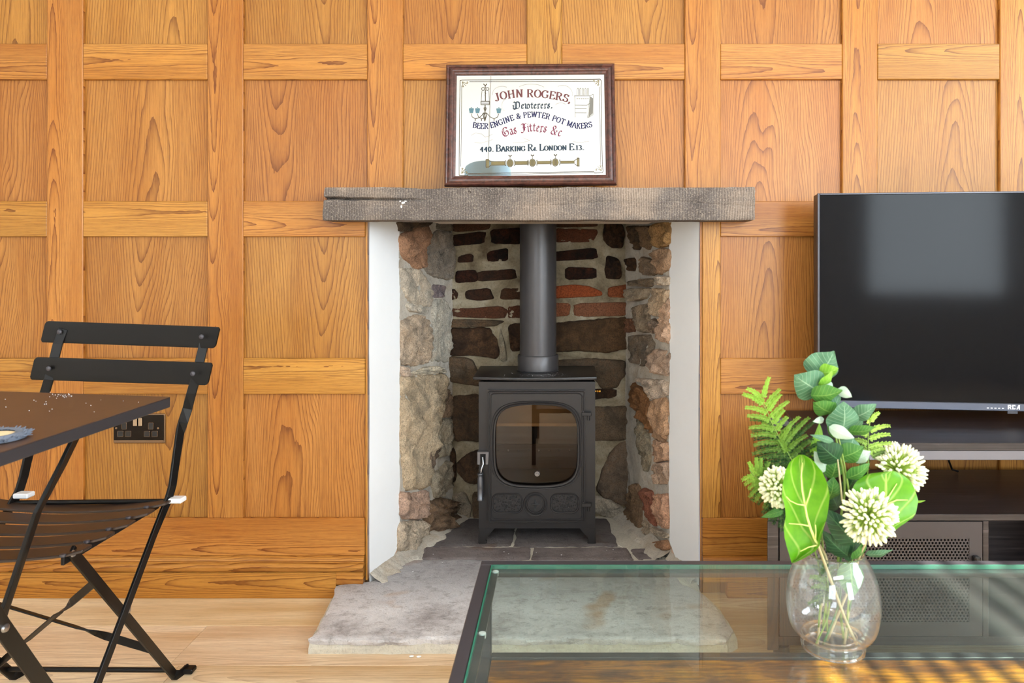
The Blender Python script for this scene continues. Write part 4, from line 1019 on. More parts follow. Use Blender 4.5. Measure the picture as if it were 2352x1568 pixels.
def rect_loop(xa, xb, za, zb2, n=56, cx=None, cz=None):
    cx = (xa+xb)/2 if cx is None else cx; cz = (za+zb2)/2 if cz is None else cz; out = []
    for k in range(n):
        a = 2*PI*k/n; ca, sa = math.cos(a), math.sin(a)
        tx = (xb-cx)/ca if ca > 1e-9 else (xa-cx)/ca if ca < -1e-9 else 1e9
        tz = (zb2-cz)/sa if sa > 1e-9 else (za-cz)/sa if sa < -1e-9 else 1e9
        t = min(tx, tz); out.append((cx+ca*t, cz+sa*t))
    # snap nearest samples to the corners
    for c_ in ((xa, za), (xb, za), (xa, zb2), (xb, zb2)):
        k = min(range(n), key=lambda q: (out[q][0]-c_[0])**2+(out[q][1]-c_[1])**2); out[k] = c_
    return out
ddx0, ddx1, ddz0, ddz1 = sx(1121), sx(1344), sz(1196), sz(894)
zs = sz(1122)   # door splits: glass part above, grille part below
outer = rect_loop(ddx0, ddx1, ddz0, ddz1, 96, gx, gz); inner = barrel(gx, gz, gw*0.985, gh, .03, 0.012, 96)
dr = put('door', ring_sheet(outer, inner, SY-0.016, SY-0.004), cast, stv)
def rloop(xa, xb, za, zb2, r, n=8):
    out = []
    for cx, cz, a0 in ((xb-r, zb2-r, 0), (xa+r, zb2-r, 90), (xa+r, za+r, 180), (xb-r, za+r, 270)):
        for k in range(n+1): a = math.radians(a0+90*k/n); out.append((cx+r*math.cos(a), cz+r*math.sin(a)))
    return out
def bead(loop, y, r, name='bead', par=None, m=cast):
    pts = [Vector((a, y, b)) for a, b in loop]; pts.append(pts[0].copy()); put(name, MB().tube(pts, r*1.35, 6, False), m, par or dr, smooth=True)
bead(inner, SY-0.017, 0.0034); bead(barrel(gx, gz, gw*1.05, gh*1.05, .03, 0.013, 96), SY-0.0165, 0.0016)
bead(rloop(ddx0+.004, ddx1-.004, ddz0+.004, ddz1-.004, .006), SY-0.0165, 0.0018); bead(rloop(ddx0+.010, ddx1-.010, ddz0+.010, ddz1-.010, .014), SY-0.0165, 0.0015)
put('glass_pane', MB().prism(barrel(gx, gz, gw*1.02, gh*1.03, .03, 0.012, 96), SY-0.006, SY-0.003), glass_stove, dr)
put('washer', MB().lathe([(0.0, 0.008), (.0035, .008), (.0045, .005), (.008, .005), (.0095, .003), (.0095, 0)], (sx(1234), SY-0.006, sz(1086)), 20, 'y', False), steel, dr, smooth=True)
# lower grille: two hammered panels and a round air control with a four pointed star
for (xa, xb) in ((1132, 1200), (1266, 1328)):
    l_ = rloop(sx(xa), sx(xb), sz(1173), sz(1130), .021 if True else 0)
    bead(l_, SY-0.0165, 0.0022)
    mb = MB(); random.seed(5)
    for q in range(150):
        x_ = random.uniform(sx(xa)+.006, sx(xb)-.005); z_ = random.uniform(sz(1173)+.005, sz(1130)-.005)
        ex_ = min(x_-sx(xa), sx(xb)-x_); ez_ = min(z_-sz(1173), sz(1130)-z_)
        if ex_+ez_ < .018: continue
        r = random.uniform(.0016, .0028); mb.ellipsoid((x_, SY-.0155, z_), Vector((r, 0, 0)), Vector((0, 0, r)), Vector((0, r*0.9, 0)), 6, 3)
    put('hammered_panel', mb, cast, dr, smooth='all', kind='stuff')
ax, az = sx(1230), sz(1153)
ac = put('air_control', MB().lathe([(0.0305, 0.0), (.0305, .006), (.028, .009), (.0255, .009), (.0245, .006), (0.0, .006)], (ax, SY-.015, az), 40, 'y'), cast, dr, smooth=True)
bead([(ax+.036*math.cos(2*PI*k/40), az+.036*math.sin(2*PI*k/40)) for k in range(40)], SY-0.0165, 0.0018)
vs = [Vector((ax, SY-.031, az+.002))]
for k in range(8):
    a = PI/2+2*PI*k/8; r = (.021 if k % 4 == 0 else .018) if k % 2 == 0 else .006
    vs.append(Vector((ax+r*math.cos(a), SY-.0205, az+r*math.sin(a))))
put('star_emblem', MB().add(vs, [(0, 1+k, 1+(k+1) % 8) for k in range(8)]), plain('rubbed_iron', S(92, 90, 92), .3, .5), dr, fixn=False)
# hinges
for (yh_) in (948, 1155):
    z_ = sz(yh_); h = put('hinge', MB().box(sx(1335), sx(1358), SY-.022, SY-.010, z_-.006, z_+.006), cast, stv, bevel=.0015)
    put('hinge_pin', MB().tube([(sx(1352), SY-.016, z_-.020), (sx(1352), SY-.016, z_-.004)], .0035, 10), cast, h, smooth=True)
    put('hinge_pin', MB().tube([(sx(1340), SY-.016, z_), (sx(1340), SY-.016, z_+.011)], .005, 10), cast, h, smooth=True)
# catch and handle
put('catch_bracket', MB().prism([(sx(1098), sz(1062)), (sx(1105), sz(1062)), (sx(1105), sz(1038)), (sx(1117), sz(1038)), (sx(1117), sz(1062)), (sx(1123), sz(1062)), (sx(1125), sz(1033)), (sx(1098), sz(1033))], SY-.026, SY-.004), plain('worn_iron', S(104, 102, 104), .35, .6), stv, bevel=.001)
hd = put('door_handle', MB().tube([(sx(1110), SY-.020, sz(1046)), (sx(1112), SY-.030, sz(1060)), (sx(1108), SY-.034, sz(1072)), (sx(1107), SY-.034, sz(1082))], .0035, 10), steel, stv, smooth=True)
cx_ = sx(1106)
put('grip', MB().lathe([(.004, 0), (.0095, -.002), (.0100, -.006), (.0078, -.009), (.0078, -.014), (.0092, -.02), (.0098, -.05), (.0090, -.078), (.0102, -.080), (.0102, -.087), (.003, -.089)], (cx_, SY-.034, sz(1078)), 18), plain('grip_steel', S(96, 98, 104), .3, .8), hd, smooth=True)
# brass knob on the right side
put('brass_knob', MB().lathe([(.003, -.002), (.003, .006), (.0065, .008), (.007, .011), (.0035, .013), (.006, .016), (.006, .019), (0, .020)], (x1, 0.33, PZ(898, .33)), 16, 'x'), brass, stv, smooth=True)
# fire box lining
put('baffle', MB().add([(x0+.02, .33, PZ(922, .33)), (x1-.02, .33, PZ(922, .33)), (x1-.02, .46, PZ(974, .46)), (x0+.02, .46, PZ(974, .46))], [(0,1,2,3)]), vermic_refl, stv)  # bright tan of the baffle carries the reflected room
put('baffle', MB().box(x0+.02, x1-.02, 0.455, YB-.015, PZ(974, .46)-.006, PZ(974, .46)+.006), vermic_refl, stv)
put('fire_brick', MB().box(x0+.02, PX(1222, .48), YB-.045, YB-.02, zb+.02, PZ(974, .48)), firedark, stv, bevel=.002)
put('fire_brick', MB().box(PX(1234, .48), x1-.02, YB-.045, YB-.02, zb+.02, PZ(974, .48)), firedark, stv, bevel=.002)
for q, (xa, xb) in enumerate(((x0+.013, x0+.03), (x1-.03, x1-.013))): put('fire_brick', MB().box(xa, xb, SY+.03, YB-.05, zb+.02, PZ(974, .46)-.007), firedark, stv)
put('grate', MB().box(x0+.03, x1-.03, SY+.03, YB-.05, sz(1112)-.01, sz(1112)), cast, stv)
put('air_plate', MB().box(x0+.032, x1-.032, YB-.056, YB-.048, zb+.03, PZ(1020, .47)), plain('stained_plate', S(70, 50, 38), .7), stv, bevel=.001)
for q in range(9):
    x_ = x0+.045+q*(x1-x0-.09)/8; put('air_hole', MB().lathe([(.0040, 0), (.003, .001), (.003, -.001)], (x_, YB-.0565, PZ(1034, .47)), 8, 'y'), steel if q % 3 else cast, stv)
# dust on the top plate
mb = MB(); random.seed(11)
for k in range(90):
    x_ = random.gauss(sx(1245), .05); y_ = random.uniform(.265, .36)
    if not (Xa+.01 < x_ < Xb-.01): continue
    r = random.uniform(.0003, .0009); mb.ellipsoid((x_, y_, ztp+.0004), Vector((r, 0, 0)), Vector((0, r, 0)), Vector((0, 0, r*.6)), 5, 3)
put('plaster_dust', mb, plaster, stv, kind='stuff')
# flue pipe
fy = 0.42; fx = PX(1236, fy); fr = 42*(D+fy)/F
fl = put('flue_pipe', MB().lathe([(fr+.008, ztp), (fr+.010, ztp+.003), (fr+.007, ztp+.004), (fr+.007, ztp+.050), (fr+.0045, ztp+.054), (fr, ztp+.054), (fr, 1.69)], (fx, fy, 0), 48), flue, smooth=True, origin=(fx, fy, ztp))
tag(fl, 'matt black round flue pipe rising from the stove top', 'flue pipe')

# ------------------------------------------------------------------ double socket
Yp = TH-.0008
so_ = thing('double_power_socket', (PX(321, Yp), Yp, PZ(983, Yp)), 'black nickel double power socket on the oak panel behind the table', 'socket')
def q_(px): return PX(px, Yp)
def z_q(py): return PZ(py, Yp)
put('rim', MB().prism(rloop(q_(262), q_(381), z_q(1017), z_q(949), .004), Yp-.004, Yp), nickel_rim, so_, bevel=.001)
put('face_plate', MB().prism(rloop(q_(264), q_(378), z_q(1011), z_q(952), .003), Yp-.0055, Yp-.003), nickel, so_)
put('lower_lip', MB().prism([(q_(264), z_q(1016)), (q_(378), z_q(1016)), (q_(378), z_q(1009)), (q_(264), z_q(1009))], Yp-.0062, Yp-.003), nickel_rim, so_, bevel=.001)
for (a, b) in ((309, 318), (321, 330)): put('rocker_switch', MB().box(q_(a), q_(b), Yp-.0095, Yp-.005, z_q(977), z_q(958)), plain('bright_switch', S(170, 150, 128), .25, .9), so_, bevel=.0012)
for x_ in (270, 366): put('screw', MB().lathe([(.0035, 0), (.003, .0012), (0, .0014)], (q_(x_), Yp-.0055, z_q(982)), 14, 'y'), nickel_rim, so_)
for (cx_, cy_, w_, h_) in ((288, 977, 11, 15), (279, 995, 13, 13), (297, 995, 13, 13), (349, 977, 11, 15), (340, 995, 13, 13), (358, 995, 13, 13)):
    s2 = (D+Yp)/F; put('socket_hole', MB().prism(rloop(q_(cx_)-w_/2*s2, q_(cx_)+w_/2*s2, z_q(cy_)-h_/2*s2, z_q(cy_)+h_/2*s2, .002), Yp-.0058, Yp-.005), black_pl, so_)
    bead(rloop(q_(cx_)-w_/2*s2, q_(cx_)+w_/2*s2, z_q(cy_)-h_/2*s2, z_q(cy_)+h_/2*s2, .002), Yp-.0058, .0005, 'hole_rim', so_, nickel_rim)

# ------------------------------------------------------------------ folding chair
ch = thing('folding_chair', (-0.98, -0.7, 0), 'black metal folding bistro chair with curved slats standing against the oak wall', 'chair')
def bslat(xl, xr, yt_l, yt_r, yb_l, yb_r, Yl, Yr, tip):
    vs = []; n = 24; m_ = 6
    ts = [0, .006, .014, .03]+[.03+.94*i/(n-6) for i in range(1, n-6)]+[.97, .986, .994, 1]; n = len(ts)-1
    for i in range(n+1):
        t = ts[i]; ed = min(t, 1-t); kk = 1-.26*max(0, 1-ed/.014)**2; Yc = Yl+(Yr-Yl)*t-0.018*math.sin(PI*t)*-1
        for k in range(m_+1):
            q = .5+(k/m_-.5)*kk; px = (xl+tip*(1-2*q)*0.5)*(1-t)+(xr+tip*(1-2*q)*0.5)*t
            py = (yt_l*(1-q)+yb_l*q)*(1-t)+(yt_r*(1-q)+yb_r*q)*t
            p = P(px, py, Yc)
            # rounded corners
            vs.append(p)
    top = len(vs); W = m_+1
    vs2 = [v+Vector((0, 0.006, 0)) for v in vs]
    fs = [(i*W+k, (i+1)*W+k, (i+1)*W+k+1, i*W+k+1) for i in range(n) for k in range(m_)]
    fb = [tuple(top+x for x in reversed(f)) for f in fs]
    ring = [i*W for i in range(n+1)]+[n*W+k for k in range(1, W)]+[i*W+m_ for i in range(n-1, -1, -1)]+[k for k in range(m_-1, 0, -1)]
    fr_ = [(ring[k], ring[(k+1) % len(ring)], top+ring[(k+1) % len(ring)], top+ring[k]) for k in range(len(ring))]
    return put('back_slat', MB().add(vs+vs2, fs+fb+fr_), blk, ch, bevel=.0022, seg=2, smooth=True)
s1 = bslat(98, 499, 737, 751, 786, 800, -.452, -.478, 12); s2_ = bslat(73, 482, 820, 833, 872, 885, -.476, -.500, 12)
for (x_, y_, Y_, pr) in ((137, 762, -.462, s1), (463, 773, -.489, s1), (112, 846, -.486, s2_), (443, 858, -.512, s2_)):
    p = P(x_, y_, Y_+.006); put('rivet', MB().lathe([(.0055, 0), (.005, .002), (.003, .0035), (0, .004)], (p.x, p.y+.0, p.z), 14, 'y'), blk2, pr, smooth=True)
hw, ht = .0095, .0028
def flat(name, pts, par=ch, m=blk, w_=hw, t_=ht, face=(1, 0, 0)):
    """flat bar whose thin side faces 'face'"""
    pts = [Vector(p) for p in pts]; wv = []; tv = []
    for i, p in enumerate(pts):
        t = (pts[min(i+1, len(pts)-1)]-pts[max(i-1, 0)]).normalized(); f = Vector(face if not isinstance(face[0], (tuple, list)) else face[i])
        f = (f-t*f.dot(t)).normalized(); a = t.cross(f)
        wv.append(a*w_); tv.append(f*t_)
    return put(name, MB().bar(pts, wv, tv), m, par, bevel=.0008)
XR, XLf = -0.806, -1.119
upR = [P(472, 765, -.462), P(466, 800, -.468), P(449, 870, -.488), P(439, 905, -.505), P(430, 940, -.53), P(420, 970, -.545), P(413, 995, -.55), P(402, 1070, -.562), P(396, 1115, -.57), P(387, 1145, -.576)]
rot = [(1, 0, 0)]*len(upR)
fa = [(.2, -1, 0)]*4+[(.5, -1, 0), (.8, -.8, 0), (1, -.4, 0)]+[(1, -.25, 0)]*3
flat('back_upright', upR+[Vector((XR-.001, -.62, .40)), Vector((-.808, -.72, .287)), Vector((-.812, -.975, .0))], face=fa+[(1, 0, 0)]*3)
upL = [P(146, 755, -.448), P(133, 790, -.452), P(112, 872, -.472), P(102, 905, -.49), P(92, 940, -.512), P(82, 975, -.53), P(76, 1000, -.537), P(62, 1060, -.55), P(54, 1095, -.556), P(43, 1130, -.562)]
flat('back_upright', upL+[Vector((-1.122, -.62, .40)), Vector((-1.124, -.72, .287)), Vector((-1.128, -.975, .0))], face=fa+[(1, 0, 0)]*3)
legs = []
for (xa, xb, yo) in ((-.822, -.870, 0.0), (-1.176, -1.232, 0.0)):
    a, b = Vector((xa, -.846, .452)), Vector((xb, -.425, .012)); legs.append((a, b))
    lg = flat('leg', [a, a.lerp(b, .5), b, b+Vector((.006, .014, -.008)), b+Vector((.012, .04, -.006))], w_=.0105, face=(1, 0, .1))
    put('rivet', MB().lathe([(.006, -.001), (.005, .0018), (0, .0025)], a+Vector((.004, 0, -.004)), 12, 'x'), zinc, lg, smooth=True)
    m_ = a.lerp(b, .42); put('rivet', MB().lathe([(.0065, -.001), (.0055, .003), (0, .004)], m_+Vector((.012, 0, .004)), 12, 'x'), zinc, lg, smooth=True)
    put('foot_cap', MB().box(b.x+.0, b.x+.03, b.y+.02, b.y+.045, .0005, .012), blk, lg, bevel=.003)
(aR, bR), (aL, bL) = legs
def twist(p0, p1):
    pts = []; wv = []; tv = []; d = (p1-p0).normalized(); up = Vector((0, 0, 1)); u1 = (up-d*up.dot(d)).normalized(); u2 = d.cross(u1)
    for k in range(25):
        t = k/24; a = 0 if t < .22 or t > .78 else 0; 
        a = PI/2*min(1, max(0, (t-.2)/.12)) if t < .5 else PI/2*min(1, max(0, (.8-t)/.12))
        pts.append(p0.lerp(p1, t)); wv.append((u1*math.cos(a)+u2*math.sin(a))*.0075); tv.append((-u1*math.sin(a)+u2*math.cos(a))*.0014)
    return put('cross_brace', MB().bar(pts, wv, tv), blk, ch, smooth=False)
twist(aL.lerp(bL, .13)+Vector((.003, .004, 0)), aR.lerp(bR, .76)+Vector((-.003, .004, 0))); twist(aR.lerp(bR, .2)+Vector((-.003, -.003, 0)), aL.lerp(bL, .88)+Vector((.003, -.003, 0)))
put('stretcher', MB().tube([bL+Vector((0, -.02, .024)), bR+Vector((0, -.02, .022))], .0055, 10), blk, ch, smooth=True)
# seat: rails and five sagging slats
for (xa) in (-.826, -1.15):
    sr_ = put('seat_rail', MB().box(xa-.003, xa+.003, -.862, -.572, .434, .450), blk, ch, bevel=.001)
for k in range(5):
    yc = -.590-k*.0615; w_ = .0235; vs = []; n = 20; e = [0.006, 0.0, 0.0, .006]
    xl, xr = -1.175, -.793-.002*k
    for i in range(n+1):
        t = i/n; x = xl+(xr-xl)*t; sag = -.014*(1-(2*t-1)**2)-.004; endr = 1 if i not in (0, n) else .55
        for (dy, dz) in ((-w_*endr, 0), (w_*endr, 0), (w_*endr, -.005), (-w_*endr, -.005)):
            vs.append(Vector((x, yc+dy-.02*(0), .459+sag+dz)))
    fs = [(i*4+q, i*4+(q+1) % 4, (i+1)*4+(q+1) % 4, (i+1)*4+q) for i in range(n) for q in range(4)]+[(3, 2, 1, 0), (n*4, n*4+1, n*4+2, n*4+3)]
    sl_ = put('seat_slat', MB().add(vs, fs), seatm, ch, bevel=.0012)
    put('bolt', MB().lathe([(.005, 0), (.005, .004), (0, .005)], (-.824, yc-w_-.004, .450), 10), blk2, sl_, smooth=True)
for (x_, y_, w_) in ((408, 1147, .016), (56, 1136, .018)):
    p = P(x_, y_, -.572); put('plastic_spacer', MB().box(p.x-w_*.9, p.x+w_*.8, p.y-.012, p.y+.012, p.z-.005, p.z+.005), white_pl, ch, bevel=.002, label='white plastic spacer')
sbr = put('seat_crossbar', MB().tube([(-1.15, -.572, .445), (-.80, -.572, .449)], .005, 8), blk, ch, smooth=True)

# ------------------------------------------------------------------ folding table
TZ = .71
tb = thing('bistro_table', (-.93, -1.0, 0), 'small square brown topped folding table with black edge in front of the chair', 'table')
c0 = Vector((-.657, 1.243-D)); c1 = Vector((-.655-.012, .60-D)); c3 = Vector((-1.235, 1.34-D)); c2 = Vector((-1.245, .70-D))
poly = [(c0.x, c0.y), (c3.x, c3.y), (c2.x, c2.y), (c1.x, c1.y)]
def inset(poly, d):
    c = Vector((sum(p[0] for p in poly)/4, sum(p[1] for p in poly)/4)); return [tuple(Vector(p)+(c-Vector(p)).normalized()*d) for p in poly]
t1 = put('tabletop', MB().hprism(poly, TZ-.001, TZ), tabletop, tb)
put('edge_band', MB().hprism(poly, TZ-.0175, TZ-.001), plain('black_edge', S(44, 42, 46), .5), tb, bevel=.001)
RV = Vector((-.868, -.945, .372))
flat('leg', [Vector((-.777, -.865, TZ-.018)), Vector((-.790, -.880, .655)), Vector((-.800, -.900, .612)), Vector((-.822, -.925, .545)), RV, Vector((-.955, -1.25, .0))], tb, blk, .0105, .003, face=(1, .25, 0))
lb = flat('leg', [Vector((-.775, -1.22, TZ-.018)), RV+Vector((.006, 0, 0)), Vector((-.965, -.61, 0))], tb, blk, .0125, .003, face=(1, -.3, 0))
put('rivet', MB().lathe([(.007, -.001), (.006, .003), (0, .0045)], RV+Vector((.010, 0, .0)), 14, 'x'), zinc, lb, smooth=True)
for o_ in list(tb.children):
    if o_.name.startswith('leg'):
        c_ = o_.copy(); C.objects.link(c_); c_.parent = tb; c_.location = o_.location+Vector((-.33, .02, 0))
put('apron_bar', MB().tube([(-.777, -.865, TZ-.022), (-1.11, -.845, TZ-.022)], .006, 8), blk, tb)
mb = MB(); random.seed(3)
for k in range(46):
    if k < 30: p = P(random.gauss(142, 16), 0, -.8); px_, py_ = random.gauss(142, 14), random.gauss(909, 2.2)
    else: px_, py_ = random.uniform(5, 330), random.uniform(915, 950)
    d = (HC-TZ)*F/(py_-VY); r = random.uniform(.0004, .001); mb.ellipsoid(((px_-VX)*d/F, d-D, TZ+.0004), Vector((r, 0, 0)), Vector((0, r, 0)), Vector((0, 0, r*.6)), 5, 3)
put('dust', mb, plaster, tb, kind='stuff')
# woollen round mat
d = (HC-TZ-.01)*F/(992-VY); mc = Vector(((-18-VX)*d/F, d-D, TZ))
mt = thing('round_wool_mat', tuple(mc), 'round mat with shaggy grey wool rim and cream centre on the brown table', 'mat')
mr = .036
put('centre', MB().lathe([(mr*.72, 0), (mr*.72, .006), (mr*.4, .008), (0, .008)], mc, 24), plain('cream_wool', S(232, 212, 170), .95, bump=(400, .8, .003)), mt, smooth=True)
mb = MB(); random.seed(4)
for k in range(420):
    a = random.uniform(0, 2*PI); r = mr*random.uniform(.62, 1.0); b_ = mc+Vector((r*math.cos(a), r*math.sin(a), .004)); o_ = Vector((math.cos(a+random.uniform(-.5, .5)), math.sin(a+random.uniform(-.5, .5)), random.uniform(-.3, .9)))*random.uniform(.004, .008)
    mb.tube([b_, b_+o_*.6, b_+o_], [.0013, .0012, .0004], 4)
mb.lathe([(mr*.66, 0.0005), (mr, .001), (mr*1.02, .005), (mr*.9, .009), (mr*.66, .008)], mc, 28, cap=False)
put('shaggy_rim', mb, plain('blue_grey_wool', S(98, 106, 120), .95, var=.4), mt, kind='stuff')

# ------------------------------------------------------------------ television and its stand
YS, SS = -.413, (D-.413)/F     # front plane of the stand
def tx(px): return PX(px, YS)
def tz(py): return PZ(py, YS)
st_ = thing('tv_stand', (1.05, -.22, 0), 'black brown television stand with raised top shelf and perforated metal door', 'tv stand')
SX0, SX1 = tx(1763), tx(1763)+1.35
ztop = tz(1181)
bo = lambda n, *a, **k: put(n, MB().box(*a), k.pop('m', darkwood), st_, bevel=k.pop('bevel', .0012), **k)
put('base_top', MB().hprism([(SX0, YS), (SX0+.135, -.045), (SX1-.135, -.045), (SX1, YS)], tz(1196), ztop), darkwood, st_, bevel=.0012)
zbot = .105
put('side_panel', MB().hprism([(SX0, YS+.002), (SX0+.133, -.045), (SX0+.155, -.045), (tx(1789), YS+.002)], .06, tz(1196)-.0005), darkwood, st_, bevel=.001)
put('side_panel', MB().hprism([(SX1-.022, YS+.002), (SX1-.155, -.045), (SX1-.133, -.045), (SX1, YS+.002)], .06, tz(1196)-.0005), darkwood, st_, bevel=.001)
put('bottom_panel', MB().hprism([(tx(1789)+.001, YS+.004), (SX0+.156, -.046), (SX1-.156, -.046), (SX1-.024, YS+.004)], .07, .09), darkwood, st_); bo('back_panel', SX0+.155, SX1-.155, -.055, -.045, .09, tz(1196))
bo('divider', tx(2258), tx(2272), YS+.001, -.055, .09, tz(1196)); bo('divider', SX1-.022-.47-.017, SX1-.022-.47, YS+.001, -.055, .09, tz(1196))
for (x_, y_) in ((SX0+.04, YS+.03), (SX1-.04, YS+.03), (SX0+.17, -.07), (SX1-.17, -.07)): put('foot', MB().lathe([(.016, 0), (.018, .01), (.018, .06)], (x_, y_, 0), 16), black_pl, st_, smooth=True)
def perf(name, xa, xb, za, zb2):
    r_ = thing('x', (0, 0, 0), None, None); bpy.data.objects.remove(r_)
    p_ = .0079; hr = .0027; Hh = p_*math.sqrt(3)/2; y_ = YS+.001; mb = MB()
    ix0, ix1, iz0, iz1 = xa+.026, xb-.024, za+.028, zb2-.028
    nxn = int((ix1-ix0)/p_); nzn = int((iz1-iz0)/Hh); R_ = p_/math.sqrt(3)
    for j in range(nzn):
        for i in range(nxn):
            cx = ix0+p_*(i+.5+(.5 if j % 2 else 0)); cz = iz0+Hh*(j+.6)
            o6 = [(cx+R_*math.cos(PI/6+PI/3*k), cz+R_*math.sin(PI/6+PI/3*k)) for k in range(6)]
            i6 = [(cx+hr*math.cos(PI/6+PI/3*k), cz+hr*math.sin(PI/6+PI/3*k)) for k in range(6)]
            vs = [Vector((a, y_, b)) for a, b in o6]+[Vector((a, y_, b)) for a, b in i6]+[Vector((a, y_+.0022, b)) for a, b in i6]
            mb.add(vs, [(k, (k+1) % 6, 6+(k+1) % 6, 6+k) for k in range(6)]+[(6+k, 6+(k+1) % 6, 12+(k+1) % 6, 12+k) for k in range(6)])
    gx1 = ix0+p_*(nxn+.5); gz1 = iz0+Hh*(nzn+.2)
    dm = plain('brown_grey_metal', S(62, 57, 58), .45, .3, bump=(800, .1, .0003))
    o = put(name, mb, dm, st_, fixn=False)
    fr = MB().box(xa, ix0+.0042, y_-.001, y_+.006, za, zb2).box(gx1-.0042, xb, y_-.001, y_+.006, za, zb2).box(ix0+.0042, gx1-.0042, y_-.001, y_+.006, za, iz0+.004).box(ix0+.0042, gx1-.0042, y_-.001, y_+.006, gz1-.006, zb2)
    put('door_frame', fr, dm, o)
    put('door_handle', MB().box(xb-.024, xb-.010, y_-.016, y_-.001, (za+zb2)/2+.03, (za+zb2)/2+.055), black_pl, o, bevel=.003)
perf('perforated_door', tx(1791), tx(2256), .093, tz(1198)); perf('perforated_door', SX1-.022-.468, SX1-.024, .093, tz(1198))
# raised shelf with an angled end
zr = tz(1017); zr2 = tz(1035); zr3 = tz(1057)
pr = [(.617, -.036), (.565, YS), (SX1+.02, YS), (SX1+.02, -.036)]
put('raised_top', MB().hprism(pr, zr2, zr), darkwood, st_, bevel=.001)
pr2 = [(.627, -.040), (.576, YS+.002), (SX1+.01, YS+.002), (SX1+.01, -.040)]
mb = MB(); mb.box(.575, SX1+.01, YS+.002, YS+.024, zr3, zr2); mb.box(.575, SX1+.01, -.06, -.04, zr3, zr2)
put('metal_rail', mb, plain('blue_grey_metal', S(112, 112, 120), .35, .5), st_, bevel=.001)
for x_ in (.60, SX1-.03): put('support_panel', MB().box(x_, x_+.018, YS+.05, -.06, ztop, zr3), darkwood, st_)
put('swivel_puck', MB().lathe([(.018, 0), (.020, .008), (.020, .03)], (PX(2305, -.2), -.2, zr3-.012), 24), black_pl, st_, smooth=True)
cb = tag(put('cable', MB().tube([P(2176, 1040, -.05), P(2180, 1060, -.06), P(2187, 1078, -.09), P(2200, 1082, -.08)], .0028, 8), black_pl, smooth=True), 'short black cable hanging behind the raised shelf of the stand', 'cable')

TVY = -.15; TVL = PX(1877, TVY); zT, zB = PZ(444, TVY), PZ(934, TVY)
TVM = Matrix.Translation((TVL, TVY, 0)) @ Matrix.Rotation(math.radians(-6.5), 4, 'Z')
TW = .94
tv = thing('television', tuple(TVM @ Vector((TW/2, .02, zr))), 'black flat screen television on the dark stand at the right', 'television')
put('cabinet', MB().box(0, TW, .004, .045, zB+.004, zT-.001).xf(TVM), black_pl, tv, bevel=.003)
mb = MB(); bz = .006
mb.box(0, bz, -.004, .006, zB, zT).box(TW-bz, TW, -.004, .006, zB, zT).box(bz, TW-bz, -.004, .006, zT-bz*.8, zT)
put('bezel', mb.xf(TVM), plain('gunmetal_bezel', S(70, 70, 76), .3, .6), tv, bevel=.001)
put('chin', MB().box(0, TW, -.006, .008, zB, zB+.019).xf(TVM), plain('blue_grey_bezel', S(86, 90, 104), .32, .5), tv, bevel=.0015)
put('screen', MB().box(bz, TW-bz, -.0005, .004, zB+.018, zT-bz*.8).xf(TVM), screenm, tv)
for x_ in (.10, TW-.10, .405):
    mb = MB(); 
    if x_ == .405: continue
    mb.box(x_-.01, x_+.01, -.07, .10, zr+.0005, zr+.008, TVM).box(x_-.01, x_+.01, .005, .03, zr+.006, zB+.01, TVM)
    put('foot', mb, black_pl, tv, bevel=.002)
# logo: condensed white capitals, small marks
def TVP(u, v): return TVM @ Vector((u, -.0065, v))
lx = (TVM.inverted() @ P(2315, 932, -.21)).x
mb = MB(); h_ = .0115; z0_ = zB+.005
def blk_(pts): 
    n = len(mb.v); mb.v += [TVP(lx+a, z0_+b) for a, b in pts]; mb.f.append(tuple(range(n, n+len(pts))))
def rect(a, b, c, d): blk_([(a, c), (b, c), (b, d), (a, d)])
rect(0, .003, 0, h_); rect(.003, .008, h_-.0028, h_); rect(.006, .0085, .0055, h_-.002); rect(.003, .0075, .0042, .0062); blk_([(.0042, .0045), (.0062, 0), (.0092, 0), (.0068, .005)])
rect(.0105, .0135, 0, h_); rect(.0135, .0185, h_-.0028, h_); rect(.0135, .0185, 0, .0028); rect(.0165, .0185, .0072, h_); rect(.0165, .0185, 0, .0042)
blk_([(.0205, 0), (.0255, h_), (.0285, h_), (.0235, 0)]); rect(.0262, .0292, 0, h_); rect(.0238, .0265, .0028, .0048)
put('logo_lettering', mb, text_white, tv, fixn=False)
mb = MB()
for q in range(5): rect(-.050+q*.009, -.045+q*.009, .001, .0035)
put('indicator_marks', mb, text_white, tv, fixn=False)
tab = put('roku_tab'.replace('roku_', 'badge_'), MB().box(lx, lx+.024, -.0055, -.002, zB-.006, zB+.001).xf(TVM), blk2, tv)
pass

# ------------------------------------------------------------------ coffee table
GZ = .42; TY = 1.281-D; TXL = -.139; TXR = .98; TYF = TY-.55; rw = .0185
ct = thing('glass_coffee_table', (.42, TY-.27, 0), 'black metal coffee table with inset clear glass top and rustic wood lower shelf', 'coffee table')
def rail_(name, *a): return put(name, MB().box(*a), blk2, ct, bevel=.0012)
rt = .022
rail_('top_rail', TXL, TXR, TY-rw, TY, GZ-rt, GZ); rail_('top_rail', TXL, TXR, TYF, TYF+rw, GZ-rt, GZ)
rail_('top_rail', TXL, TXL+rw, TYF+rw, TY-rw, GZ-rt, GZ); rail_('top_rail', TXR-rw, TXR, TYF+rw, TY-rw, GZ-rt, GZ)
for (x_, y_) in ((TXL, TY-rw), (TXR-rw, TY-rw), (TXL, TYF), (TXR-rw, TYF)): rail_('leg', x_, x_+rw, y_, y_+rw, 0, GZ-rt)
SZ_ = .262
